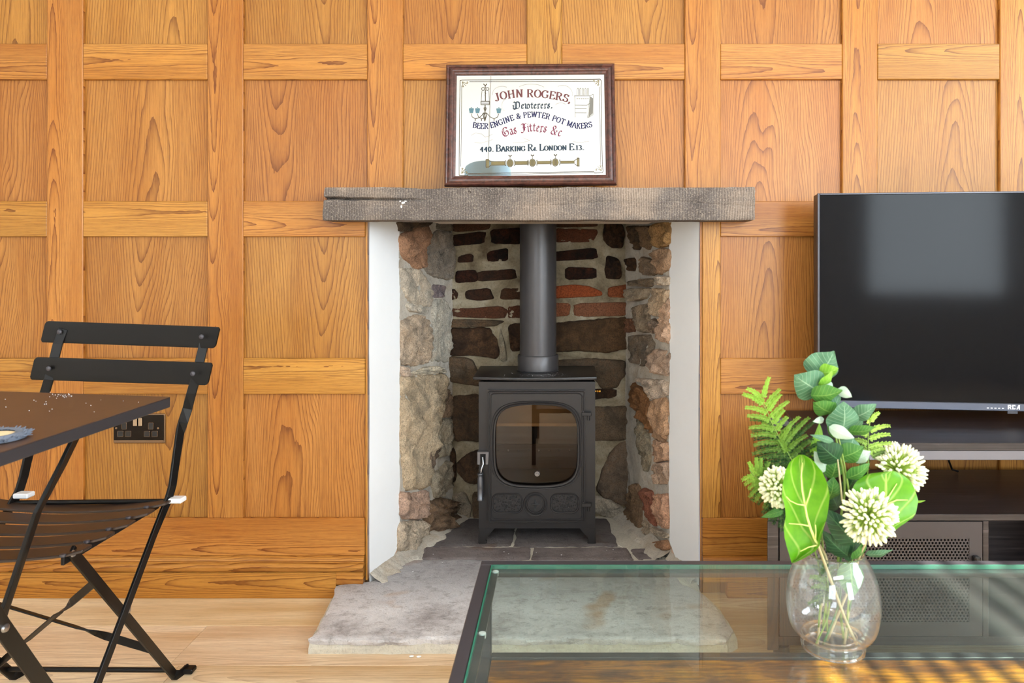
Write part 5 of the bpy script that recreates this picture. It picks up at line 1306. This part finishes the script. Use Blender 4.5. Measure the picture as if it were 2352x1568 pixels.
rail_('shelf_rail', TXL+rw, TXR-rw, TY-rw, TY-.001, SZ_-.02, SZ_); rail_('shelf_rail', TXL+rw, TXR-rw, TYF+.001, TYF+rw, SZ_-.02, SZ_)
rail_('shelf_rail', TXL+.001, TXL+rw-.001, TYF+rw, TY-rw, SZ_-.02, SZ_); rail_('shelf_rail', TXR-rw+.001, TXR-.001, TYF+rw, TY-rw, SZ_-.02, SZ_)
for k in range(3):
    ya = TYF+rw+.002+k*(TY-TYF-2*rw-.004)/3; yb2 = ya+(TY-TYF-2*rw-.004)/3-.0008
    put('shelf_plank', MB().box(TXL+rw+.001, TXR-rw-.001, ya, yb2, SZ_-.016, SZ_-.003), rustic, ct, bevel=.0008, origin=((TXL+TXR)/2+k*.07, (ya+yb2)/2, SZ_))
gx0, gx1, gy0, gy1 = TXL+rw-.004, TXR-rw+.004, TYF+rw-.004, TY-rw+.004
gx0, gx1, gy0, gy1 = TXL+rw+.0008, TXR-rw-.0008, TYF+rw+.0008, TY-rw-.0008
gt = put('glass_top', MB().add([(gx0, gy0, GZ+.0005), (gx1, gy0, GZ+.0005), (gx1, gy1, GZ+.0005), (gx0, gy1, GZ+.0005)], [(0,1,2,3)]), glass_top, ct, fixn=False)
put('glass_underside', MB().add([(gx0, gy0, GZ-.0065), (gx1, gy0, GZ-.0065), (gx1, gy1, GZ-.0065), (gx0, gy1, GZ-.0065)], [(3,2,1,0)]), glass_top, gt, fixn=False)
mb = MB(); e_ = .0022
for (a, b, c, d_) in ((gx0, gx1, gy0, gy0+e_), (gx0, gx1, gy1-e_, gy1), (gx0, gx0+e_, gy0+e_, gy1-e_), (gx1-e_, gx1, gy0+e_, gy1-e_)): mb.box(a, b, c, d_, GZ-.0062, GZ+.0007)
put('glass_edge', mb, glass_edge, gt, label='green edge of the glass')
mb = MB().box(gx0, gx0+.012, gy0, gy1, GZ-.0125, GZ-.0080).box(gx0, gx1, gy1-.012, gy1, GZ-.0125, GZ-.0080)
put('glass_ledge', mb, blk2, ct)
for (x_, y_) in ((gx0+.008, gy1-.010), (gx0+.008, gy1-.22), (gx1-.008, gy1-.010)): put('clear_bumper', MB().lathe([(.005, -.006), (.0055, 0), (.005, .0012), (0, .0014)], (x_, y_, GZ-.0075), 16), white_pl, ct, smooth=True)

# ------------------------------------------------------------------ vase
vc = Vector((.361, -1.101, GZ+.001))
va = thing('glass_vase', tuple(vc), 'clear rounded glass vase holding artificial greenery on the glass table', 'vase')
def sm(prof, n=3):
    out = [prof[0]]
    for a in range(len(prof)-1):
        p0, p1, p2, p3 = prof[max(a-1, 0)], prof[a], prof[a+1], prof[min(a+2, len(prof)-1)]
        for k in range(1, n+1):
            t = k/n; q = [0.5*((2*p1[i])+(-p0[i]+p2[i])*t+(2*p0[i]-5*p1[i]+4*p2[i]-p3[i])*t*t+(-p0[i]+3*p1[i]-3*p2[i]+p3[i])*t**3) for i in (0, 1)]; out.append(tuple(q))
    return out
outp = sm([(.0390, .0175), (.0490, .0215), (.0560, .034), (.0594, .054), (.0597, .071), (.0565, .091), (.0500, .109), (.0430, .122), (.0385, .1290)])
inp = [(r-.0016, h) for r, h in reversed(outp)]
put('bowl', MB().lathe(outp+[(.0378, .1292)]+inp, vc, 56, cap=False), glass_vase, va, smooth='all')
put('thick_base', MB().lathe(sm([(.0, .0005), (.036, .0005), (.0405, .003), (.041, .010), (.0388, .0185)], 2)+[(.030, .0185), (.018, .0165), (.0, .016)], vc, 56, cap=False), glass_vase, va, smooth='all')
for rr, hh, tr in ((.0385, .002, .0018), (.0400, .0175, .0014), (.030, .0185, .0010)):
    put('base_ring', MB().tube([vc+Vector((rr*math.cos(2*PI*k/40), rr*math.sin(2*PI*k/40), hh)) for k in range(41)], tr, 8, False), glass_solid, va, smooth='all')
put('rim_highlight', MB().lathe([(.0385, .1285), (.0388, .1295), (.0378, .1300), (.0370, .1292)], vc, 56, cap=False), glass_solid, va, smooth='all')

# ------------------------------------------------------------------ artificial foliage
def leaf_mat(name, c1, c2, vein, vs_=7, rough=.45, sp=.5, trans=.12):
    t = NT(name); uvn = t.n('ShaderNodeUVMap', uv_map='uv'); s_ = t.n('ShaderNodeSeparateXYZ'); t.l(uvn.outputs[0], s_.inputs[0])
    au = t.math('ABSOLUTE', t.math('SUBTRACT', s_.outputs[0], .5)); v = s_.outputs[1]
    side = t.math('FRACT', t.math('SUBTRACT', t.math('MULTIPLY', v, float(vs_)), t.math('MULTIPLY', au, 3.2)))
    side = t.math('SUBTRACT', 1.0, t.math('MULTIPLY', t.math('ABSOLUTE', t.math('SUBTRACT', side, .5)), 9.0))
    side = t.math('MAXIMUM', side, 0.0)
    mid = t.math('MAXIMUM', t.math('SUBTRACT', 1.0, t.math('MULTIPLY', au, 32.0)), 0.0)
    co = t.n('ShaderNodeTexCoord').outputs['Object']; nz = t.noise(co, 45, 3)
    c = t.mix(t.ramp(nz, [(.35, G), (.65, g(1))]), c1, c2)
    c = t.mix(t.math('MULTIPLY', t.math('MAXIMUM', t.math('MULTIPLY', side, .55), mid), .8), c, vein)
    t.set(color=c, rough=rough, spec=sp); t.b.inputs['Transmission Weight'].default_value = 0
    t.bump(t.math('MAXIMUM', side, mid), .4, .0008)
    tl = t.n('ShaderNodeBsdfTranslucent'); t.l(c, tl.inputs[0]); mx = t.n('ShaderNodeMixShader'); mx.inputs[0].default_value = trans*2
    t.l(t.b.outputs[0], mx.inputs[1]); t.l(tl.outputs[0], mx.inputs[2]); t.l(mx.outputs[0], t.out.inputs[0]); return t.m
m_lime = leaf_mat('lime_leaf', S(106, 172, 30), S(82, 150, 22), S(206, 224, 124), 3, .38, .5, .18)
m_sage = leaf_mat('sage_leaf', S(94, 136, 104), S(66, 108, 78), S(160, 190, 160), 9, .6, .3, .1)
m_mid = leaf_mat('mid_leaf', S(78, 134, 58), S(58, 112, 46), S(148, 190, 100), 8, .5, .4, .12)
m_dark = leaf_mat('dark_leaf', S(38, 80, 46), S(26, 62, 38), S(84, 130, 84), 8, .5, .4, .08)
m_pale = leaf_mat('pale_leaf', S(196, 218, 202), S(178, 206, 188), S(214, 228, 216), 8, .6, .3, .1)
m_brt = leaf_mat('bright_leaf', S(142, 196, 70), S(120, 178, 54), S(190, 222, 120), 6, .5, .4, .15)
stem_g = plain('green_stem', S(122, 148, 66), .6); stem_t = plain('tan_stem', S(186, 176, 134), .6, var=.15); stem_d = plain('dark_green_stem', S(64, 104, 56), .6)
def leaf(base, tip, wpx, Y, mat_, par, dY=0.0, cup=.25, droop=.0, roll=0.0, name='leaf', taper=1.0):
    a, b = P(base[0], base[1], Y), P(tip[0], tip[1], Y+dY); ax_ = b-a; L = ax_.length; d_ = ax_.normalized()
    w_ = wpx*(D+Y)/F/2; fwd = Vector((0, -1, 0)); nrm = (fwd-d_*fwd.dot(d_)).normalized(); sd_ = d_.cross(nrm)
    R = Matrix.Rotation(roll, 3, d_); nrm = R @ nrm; sd_ = R @ sd_
    n, m_ = 12, 8; vs = []; uv = []; ph = (base[0]*.37+tip[1]*.73) % 6.28
    for i in range(n+1):
        t = i/n; hw_ = w_*(math.sin(PI*min(1, t*1.02+.0)**.72)**.8 if 0 < t < 1 else .02)
        for k in range(m_+1):
            s_ = (k/m_-.5)*2
            rip = .06*w_*math.sin(t*13+ph+s_*2)*abs(s_)
            p = a+d_*(L*t)+sd_*(s_*hw_)+nrm*(-cup*abs(s_)**1.5*hw_+rip-droop*L*t*t+.12*L*math.sin(PI*t))
            vs.append(p); uv.append((k/m_, t))
    W = m_+1; fs = [(i*W+k, i*W+k+1, (i+1)*W+k+1, (i+1)*W+k) for i in range(n) for k in range(m_)]
    mb = MB().add(vs, fs); mb.uv = uv
    return put(name, mb, mat_, par, smooth='all', fixn=False)
def gleaf(rows, Y, mat_, par, ncol=14, curl=.012, ph=0., name='leaf', lean=0.0, rip=.0022):
    """big leaf from rows (y, xl, xmid, xr)"""
    vs = []; uv = []; n = 26; y0_, y1_ = rows[0][0], rows[-1][0]
    def it(y):
        for a, b in zip(rows, rows[1:]):
            if a[0] <= y <= b[0]:
                t = (y-a[0])/(b[0]-a[0]); t = t*t*(3-2*t)*.35+t*.65; return [a[i]*(1-t)+b[i]*t for i in (1, 2, 3)]
        return rows[-1][1:]
    for i in range(n+1):
        t = i/n; y = y0_+(y1_-y0_)*t; xl, xm, xr = it(y)
        for k in range(ncol+1):
            s_ = k/ncol; x = xl+(xm-xl)*s_*2 if s_ <= .5 else xm+(xr-xm)*(s_-.5)*2
            q = abs(s_-.5)*2
            Yo = Y+lean*(t-.5)-curl*(q**1.6)*1.0+rip*math.sin(t*9+ph+s_*3)*q+.006*math.sin(PI*t)
            vs.append(P(x, y, Yo)); uv.append((s_, 1-t))
    W = ncol+1; fs = [(i*W+k, (i+1)*W+k, (i+1)*W+k+1, i*W+k+1) for i in range(n) for k in range(ncol)]
    mb = MB().add(vs, fs); mb.uv = uv; return put(name, mb, mat_, par, smooth='all', fixn=False)
def stem(pts, r0, r1, mat_, par, name='stem'):
    pp = [P(*p) for p in pts]; q = []
    for a in range(len(pp)-1):
        p0, p1, p2, p3 = pp[max(a-1, 0)], pp[a], pp[a+1], pp[min(a+2, len(pp)-1)]
        for k in range(5):
            t = k/5; q.append(0.5*((2*p1)+(p2-p0)*t+(2*p0-5*p1+4*p2-p3)*t*t+(3*p1-p0-3*p2+p3)*t**3))
    q.append(pp[-1]); n = len(q); return put(name, MB().tube(q, [r0+(r1-r0)*i/(n-1) for i in range(n)], 7), mat_, par, smooth='all')
YC = vc.y
def spray(name, base, label, cat, group=None): return thing(name, tuple(P(*base)), label, cat, group)
# broad leaf at the left of the bunch
f1 = spray('broad_leaf_stem', (1960, 1480, YC-.01), 'upright broad lime green leaf on a tan stem, left front of the vase', 'artificial leaf')
gleaf([(1044,1836,1840,1846),(1052,1822,1842,1862),(1065,1811,1841,1874),(1085,1803,1840,1890),(1110,1798,1842,1900),(1138,1796,1845,1906),(1165,1803,1850,1903),(1185,1805,1853,1900),(1210,1800,1860,1893),(1235,1802,1870,1885),(1250,1806,1872,1884),(1265,1810,1866,1874),(1280,1815,1840,1850),(1292,1818,1820,1824)], YC-.055, m_lime, f1, name='leaf')
put('midrib', MB().tube([P(x, y, YC-.0585+o_) for x, y, o_ in ((1843,1062,.004),(1840,1095,.0),(1842,1125,.0),(1848,1155,-.001),(1853,1185,-.001),(1862,1215,-.001),(1872,1240,-.0),(1880,1252,.0))], [.0006,.0008,.001,.0012,.0014,.0016,.0018,.002], 6), plain('yellow_rib', S(214, 222, 130), .5), f1, smooth='all')
for (pts) in (((1850,1160),(1832,1158),(1815,1150),(1806,1140)), ((1860,1208),(1840,1204),(1812,1202)), ((1876,1252),(1858,1256),(1838,1266)), ((1850,1160),(1858,1140),(1862,1122)), ((1873,1238),(1874,1220),(1873,1205))):
    put('side_rib', MB().tube([P(x, y, YC-.0615) for x, y in pts], [.0011]+[.0006]*(len(pts)-1), 5), bpy.data.materials['yellow_rib'], f1, smooth='all')
stem([(1878,1250,YC-.055),(1893,1290,YC-.035),(1915,1350,YC-.015),(1945,1430,YC+.0),(1968,1478,YC+.01)], .0019, .0021, stem_t, f1)
# rounded leaf at the right
f2 = spray('rounded_leaf_stem', (1955, 1455, YC), 'wide rounded bright green leaf turned to the right behind the front flower head', 'artificial leaf')
gleaf([(1082,2036,2045,2056),(1088,1993,2035,2070),(1099,1975,2035,2086),(1110,1963,2035,2095),(1128,1955,2035,2103),(1149,1953,2035,2109),(1174,1960,2035,2105),(1187,1975,2033,2099),(1200,1990,2030,2080),(1212,2005,2028,2063),(1225,2015,2030,2047),(1237,2026,2030,2036)], YC-.022, m_lime, f2, curl=-.008, ph=2, lean=-.02)
for pts in (((1990,1205),(2035,1150),(2060,1110)), ((2020,1165),(2060,1148),(2085,1148)), ((1995,1200),(2050,1190),(2072,1185)), ((2005,1180),(2004,1140),(2003,1120))):
    put('side_rib', MB().tube([P(x, y, YC-.021+.008*(k/2)) for k, (x, y) in enumerate(pts)], [.0012, .0009, .0004], 5), bpy.data.materials['yellow_rib'], f2, smooth='all')
stem([(1992,1205,YC-.015),(1975,1260,YC-.01),(1962,1340,YC),(1950,1400,YC+.005),(1945,1465,YC+.01)], .0016, .0018, stem_d, f2)
# third broad leaf glimpsed behind
f3 = spray('lime_leaf_stem', (1905, 1470, YC+.02), 'narrow lime leaf half hidden behind the sage leaved branch', 'artificial leaf')
leaf((1868, 1050), (1882, 972), 34, YC+.045, m_brt, f3, roll=.3); stem([(1868,1050,YC+.045),(1880,1150,YC+.035),(1893,1300,YC+.02),(1900,1450,YC+.01)], .0012, .0015, stem_g, f3)
# sage leaved branch
f4 = spray('sage_leaf_branch', (1935, 1470, YC+.01), 'tall branch of ribbed grey green leaves rising from the middle of the vase', 'artificial branch')
stem([(1900,840,YC+.01),(1893,880,YC+.01),(1896,920,YC+.008),(1908,950,YC+.006),(1916,985,YC+.004),(1925,1030,YC+.004),(1936,1080,YC+.004),(1940,1130,YC+.004),(1930,1200,YC+.004),(1925,1300,YC+.004),(1930,1400,YC+.008),(1938,1465,YC+.01)], .0010, .0019, stem_g, f4)
stem([(1950,1130,YC),(1938,1060,YC-.005),(1925,1000,YC-.008),(1915,960,YC-.006)], .0014, .0008, stem_g, f4, 'twig'); stem([(1934,1150,YC),(1928,1090,YC-.006),(1922,1040,YC-.008)], .0014, .0008, stem_t, f4, 'twig')
LV = [((1868,868),(1916,806),72,.012,m_sage,.3), ((1882,856),(1926,846),34,.004,m_brt,.5), ((1886,900),(1824,862),62,.0,m_sage,-.2), ((1884,888),(1912,852),26,-.006,m_brt,.6), ((1890,880),(1912,902),24,.008,m_pale,.2),
 ((1862,908),(1935,896),42,-.010,m_mid,.5), ((1925,892),(1957,912),20,-.004,m_pale,.4), ((1914,948),(1868,922),42,-.004,m_mid,-.6), ((1896,952),(1930,900),30,.012,m_sage,.5), ((1934,992),(1938,922),60,-.012,m_sage,.1), ((1955,960),(2013,928),36,-.002,m_sage,.3),
 ((1948,990),(2012,980),28,-.012,m_mid,.6), ((1904,980),(1962,1006),26,-.018,m_pale,.4), ((1893,962),(1867,968),12,.0,m_pale,.2), ((1928,1058),(1876,1014),46,-.006,m_dark,-.2), ((1915,1014),(1860,998),12,-.014,m_sage,.2),
 ((1928,1050),(1984,1026),44,.006,m_mid,.2), ((1944,1098),(1998,1064),32,-.012,m_mid,.4), ((1898,1082),(1870,1036),30,.012,m_pale,.2), ((1936,1010),(1905,945),34,.014,m_mid,-.3), ((1958,1056),(2000,1036),34,.02,m_pale,.3), ((1908,1100),(1922,1048),34,.014,m_mid,0.), ((1900,1150),(1915,1095),40,.016,m_mid,.2),
 ((1960,1006),(1940,1060),40,.014,m_sage,.2), ((1970,990),(1942,940),34,.018,m_sage,-.2), ((1940,1130),(1965,1080),30,.02,m_dark,.2), ((1925,1170),(1890,1110),36,.026,m_dark,.2)]
for (b, t_, w_, dy, mm, rl) in LV: leaf(b, t_, w_*1.3, YC+dy, mm, f4, dY=-.008, roll=rl)
# dark toothed leaves around the vase mouth
f5 = spray('dark_leaf_branch', (1930, 1475, YC-.01), 'short branch of dark green pointed leaves spilling at the vase mouth', 'artificial branch')
stem([(1945,1240,YC-.01),(1930,1290,YC),(1928,1380,YC),(1890,1480,YC-.012)], .0013, .0013, stem_d, f5)
for (b, t_, w_, dy, mm, rl) in [((1962,1250),(1888,1165),54,-.03,m_dark,.1), ((1950,1278),(1888,1218),44,-.02,m_dark,-.3), ((1950,1290),(1958,1200),40,-.012,m_dark,.2), ((1958,1285),(1990,1240),30,-.024,m_mid,.4), ((1988,1272),(2050,1262),26,-.01,m_sage,.5), ((1952,1288),(1955,1374),58,-.01,m_mid,.1), ((1905,1270),(1912,1225),26,.0,m_dark,.3), ((1800,1172),(1748,1188),18,.02,m_mid,.4), ((1910,1180),(1935,1235),30,.01,m_dark,.2), ((2095,1152),(2126,1149),6,.02,m_brt,.1)]:
    leaf(b, t_, w_, YC+dy, mm, f5, dY=-.006, roll=rl)
# ferns
def fern(root, rach, pinn, c0, c1):
    """rach: list of px points with depth; pinn: (x0,y0,x1,y1,dY)"""
    pinn = pinn+[(x0_+7, y0_+7, x1_+9+(4 if x1_ > x0_ else -2), y1_+8, dy+.010, min(1.0, t+.45)) for (x0_, y0_, x1_, y1_, dy, t) in pinn if t > .28]
    stem(rach, .0007, .0012, stem_d if c0[1] < .3 else stem_g, root, 'rachis')
    for (x0_, y0_, x1_, y1_, dy, t) in pinn:
        Yp_ = rach[0][2]; a, b = P(x0_, y0_, Yp_), P(x1_, y1_, Yp_+dy); d_ = b-a; L = d_.length; d_.normalize()
        fwd = Vector((0, -1, 0)); sd_ = d_.cross(fwd).normalized(); mb = MB(); mb.tube([a, a.lerp(b, .5)+Vector((0, 0, .002)), b], [.0006, .0005, .0003], 4)
        n = max(6, int(L/.0018))
        for k in range(1, n+1):
            tt = k/n; p = a.lerp(b, tt)+Vector((0, 0, .002*math.sin(PI*tt))); sz_ = .0056*(1-.45*tt)*(1.0+.15*math.sin(k*2.1))
            for sg_ in (-1, 1):
                o_ = (sd_*sg_*.85+d_*.55+fwd*random.uniform(-.3, .5)).normalized(); u_ = o_.cross(fwd).normalized()
                q = p+o_*sz_
                mb.add([p, p+o_*sz_*.5+u_*sz_*.3+fwd*.0003, q, p+o_*sz_*.5-u_*sz_*.3], [(0,1,2,3)])
                mb.add([p, p+o_*sz_*.45+fwd*sz_*.3, q, p+o_*sz_*.45-fwd*sz_*.3], [(0,1,2,3)])
        cc = tuple(c0[i]*(1-t)+c1[i]*t for i in range(3))+(1,)
        put('pinna', mb, fernm, root, fixn=False, col=cc)
t = NT('fern_green'); oi = t.n('ShaderNodeObjectInfo'); co = t.n('ShaderNodeTexCoord').outputs['Object']
t.set(color=t.mix(t.ramp(t.noise(co, 300, 2), [(.45, G), (.7, g(.35))]), oi.outputs['Color'], S(150, 186, 80)), rough=.6, spec=.3); fernm = t.m
YG, DG = S(148, 190, 70), S(22, 62, 26)
f6 = spray('tall_fern', (1900, 1400, YC+.02), 'tall yellow green fern frond leaning left against the oak panel', 'artificial fern')
Yf_ = YC+.03
rc = [(1757,900,Yf_),(1752,925,Yf_),(1762,945,Yf_),(1772,970,Yf_),(1785,995,Yf_),(1800,1022,Yf_),(1812,1045,Yf_),(1828,1075,Yf_),(1850,1140,Yf_),(1880,1240,YC+.02),(1900,1330,YC+.01),(1890,1440,YC)]
pin = [(1752,915,1766,868,-.004,0),(1751,916,1717,893,0,0),(1753,928,1708,905,0,.05),(1758,935,1790,895,0,.0),(1757,925,1712,908,0,0),(1764,948,1713,936,0,.15),(1763,945,1792,907,-.006,.05),(1768,960,1810,922,-.006,.1),(1770,965,1718,955,0,.3),(1775,975,1800,942,-.006,.15),(1778,985,1722,982,0,.4),(1782,990,1808,958,-.008,.25),(1786,1000,1727,1000,0,.55),(1790,1005,1835,958,-.008,.4),(1794,1015,1732,1022,0,.65),(1798,1022,1857,960,-.006,.5),(1802,1030,1730,1042,0,.8),(1806,1035,1852,1000,-.006,.6),(1812,1045,1736,1055,0,.9),(1815,1052,1862,1012,-.004,.8),(1820,1060,1740,1072,0,1.),(1825,1070,1866,1040,-.004,.9),(1830,1080,1750,1090,.0,1.),(1836,1090,1870,1060,0,1.),(1780,990,1752,972,.004,.3),(1808,1040,1790,1010,-.01,.5),(1840,1110,1765,1112,.004,1.),(1795,1012,1812,985,-.012,.3)]
fern(f6, rc, pin, YG, DG)
f7 = spray('low_fern', (1890, 1400, YC+.02), 'small fern tuft low at the left below the tall fern', 'artificial fern')
rc = [(1722,1080,Yf_-.01),(1735,1095,Yf_-.01),(1755,1105,Yf_-.01),(1790,1125,Yf_-.01),(1830,1180,YC+.01),(1870,1260,YC+.01),(1885,1340,YC),(1880,1440,YC)]
fern(f7, rc, [(1733,1094,1720,1062,0,.1),(1738,1096,1737,1052,0,.3),(1745,1100,1748,1054,0,.4),(1735,1094,1706,1102,0,.1),(1742,1100,1712,1112,0,.2),(1750,1104,1720,1122,0,.3),(1756,1108,1722,1140,0,.4),(1765,1112,1735,1150,0,.5),(1752,1102,1765,1062,0,.6),(1762,1108,1785,1066,0,.8),(1772,1116,1795,1078,0,.9),(1775,1120,1755,1165,0,.7),(1790,1130,1752,1178,0,1.),(1800,1140,1790,1210,0,1.),(1795,1135,1770,1195,.0,1.),(1785,1122,1810,1090,0,1.)], YG, DG)
f8 = spray('right_fern', (1925, 1420, YC+.03), 'light green fern frond showing right of the sage branch', 'artificial fern')
Yr_ = YC+.035
rc = [(1998,965,Yr_),(1995,990,Yr_),(1994,1020,Yr_),(1994,1060,Yr_),(1990,1110,Yr_),(1975,1200,YC+.02),(1955,1300,YC+.01),(1945,1440,YC)]
fern(f8, rc, [(1998,970,2018,948,0,0),(1996,990,2042,978,0,.05),(1995,1008,2042,998,0,.1),(1994,1028,2046,1018,0,.15),(1994,1040,2030,1030,0,.3),(1996,1000,1968,996,0,.2),(1994,1020,1962,1010,0,.4),(1994,1035,1965,1028,0,.5),(1993,1052,1965,1046,0,.8),(1992,1068,1968,1062,0,.9),(1990,1085,1962,1085,0,1),(1990,1098,1965,1105,0,1),(1998,975,1990,955,0,0),(1988,1110,1958,1120,0,1)], S(176, 210, 100), DG)
f9 = spray('fern_tuft', (1890, 1380, YC), 'dark little fern tuft seen through the vase glass', 'artificial fern')
rc = [(1895,1290,YC-.005),(1900,1320,YC-.005),(1902,1350,YC-.005),(1905,1375,YC),(1900,1420,YC),(1872,1482,YC-.01)]
fern(f9, rc, [(1900,1320,1868,1300,-.004,.9),(1900,1335,1862,1325,-.004,.6),(1902,1350,1865,1348,-.006,.7),(1903,1362,1868,1375,-.006,1.),(1903,1350,1925,1330,0,1.),(1900,1318,1922,1300,0,.9),(1904,1366,1858,1385,-.006,.8),(1897,1300,1878,1285,0,1.)], S(130, 176, 70), DG)
# flower heads
cream = plain('cream_bud', S(238, 240, 204), .6, var=.08); limes = plain('lime_pedicel', S(178, 204, 92), .6)
def head(cx, cy, Y, rpx, face, label, nb, stempts, squash=1.0):
    r = spray('allium_flower', stempts[-1], label, 'artificial flower', 'cream allium heads in the vase')
    c = P(cx, cy, Y); R_ = rpx*(D+Y)/F; fc = Vector(face).normalized(); u = fc.orthogonal().normalized(); v = fc.cross(u)
    mb = MB(); ms = MB(); ga = PI*(3-math.sqrt(5))
    for k in range(nb):
        ct_ = 1-1.32*(k+.5)/nb; st__ = math.sqrt(max(0, 1-ct_*ct_)); a = k*ga+random.uniform(-.35, .35)
        d_ = (fc*ct_*squash+u*(st__*math.cos(a))+v*(st__*math.sin(a))).normalized(); L = R_*random.choice((random.uniform(.92, 1.05), random.uniform(.72, 1.0)))
        tip = c+d_*L; s0 = c+d_*L*.62; w_ = d_.orthogonal().normalized(); w2 = d_.cross(w_)
        mb.ellipsoid(c+d_*L*.87, w_*.0021, w2*.0021, d_*L*.14, 7, 5)
        ms.tube([c-fc*R_*.12, c+d_*L*.35, c+d_*L*.76], [.0004, .0005, .0010], 4)
    put('buds', mb, cream, r, smooth='all', kind='stuff'); put('pedicels', ms, limes, r, kind='stuff')
    stem([(cx, cy, Y+.002)]+stempts, .0012, .0018, stem_t, r)
random.seed(21)
head(1994, 1184, YC-.062, 66, (.05, -1, .15), 'cream allium flower head at the front of the bunch', 250, [(1990,1240,YC-.04),(1975,1275,YC-.025),(1950,1350,YC),(1900,1470,YC+.01)])
head(2060, 1078, YC+.045, 64, (.55, -.75, .5), 'cream allium flower head highest at the right of the bunch', 250, [(2020,1110,YC+.04),(1985,1200,YC+.02),(1965,1290,YC),(1950,1400,YC+.005),(1940,1478,YC+.01)])
head(1790, 1118, YC-.002, 48, (-.7, -.7, .1), 'cream allium flower head peeping from behind the broad left leaf', 190, [(1815,1140,YC),(1860,1220,YC+.005),(1900,1290,YC+.005),(1885,1400,YC+.008),(1878,1478,YC+.01)])

# ------------------------------------------------------------------ pendant lamp (seen in the mirror)
pc = Vector((-.36, -1.5, 1.745))
pd = thing('pendant_lamp', (pc.x, pc.y, CEIL), 'pale blue pendant lamp shade reflected in the mirror sign', 'lamp')
t = NT('pale_blue_shade'); t.set(color=S(186, 218, 236), rough=.8); bs = t.m
put('lamp_shade', MB().lathe([(.118, -.09), (.112, .09), (.110, .09), (.116, -.09)], pc, 32, cap=False), bs, pd, smooth='all')
put('cord', MB().tube([pc+Vector((0, 0, .02)), (pc.x, pc.y, CEIL)], .003, 6), white_pl, pd)
t = NT('warm_bulb'); t.set(color=(1, .8, .5, 1)); t.b.inputs['Emission Color'].default_value = (1, .55, .2, 1); t.b.inputs['Emission Strength'].default_value = 5
put('bulb', MB().ellipsoid(pc+Vector((0, 0, -.04)), Vector((.02, 0, 0)), Vector((0, .02, 0)), Vector((0, 0, .03)), 12, 8), t.m, pd, smooth='all')
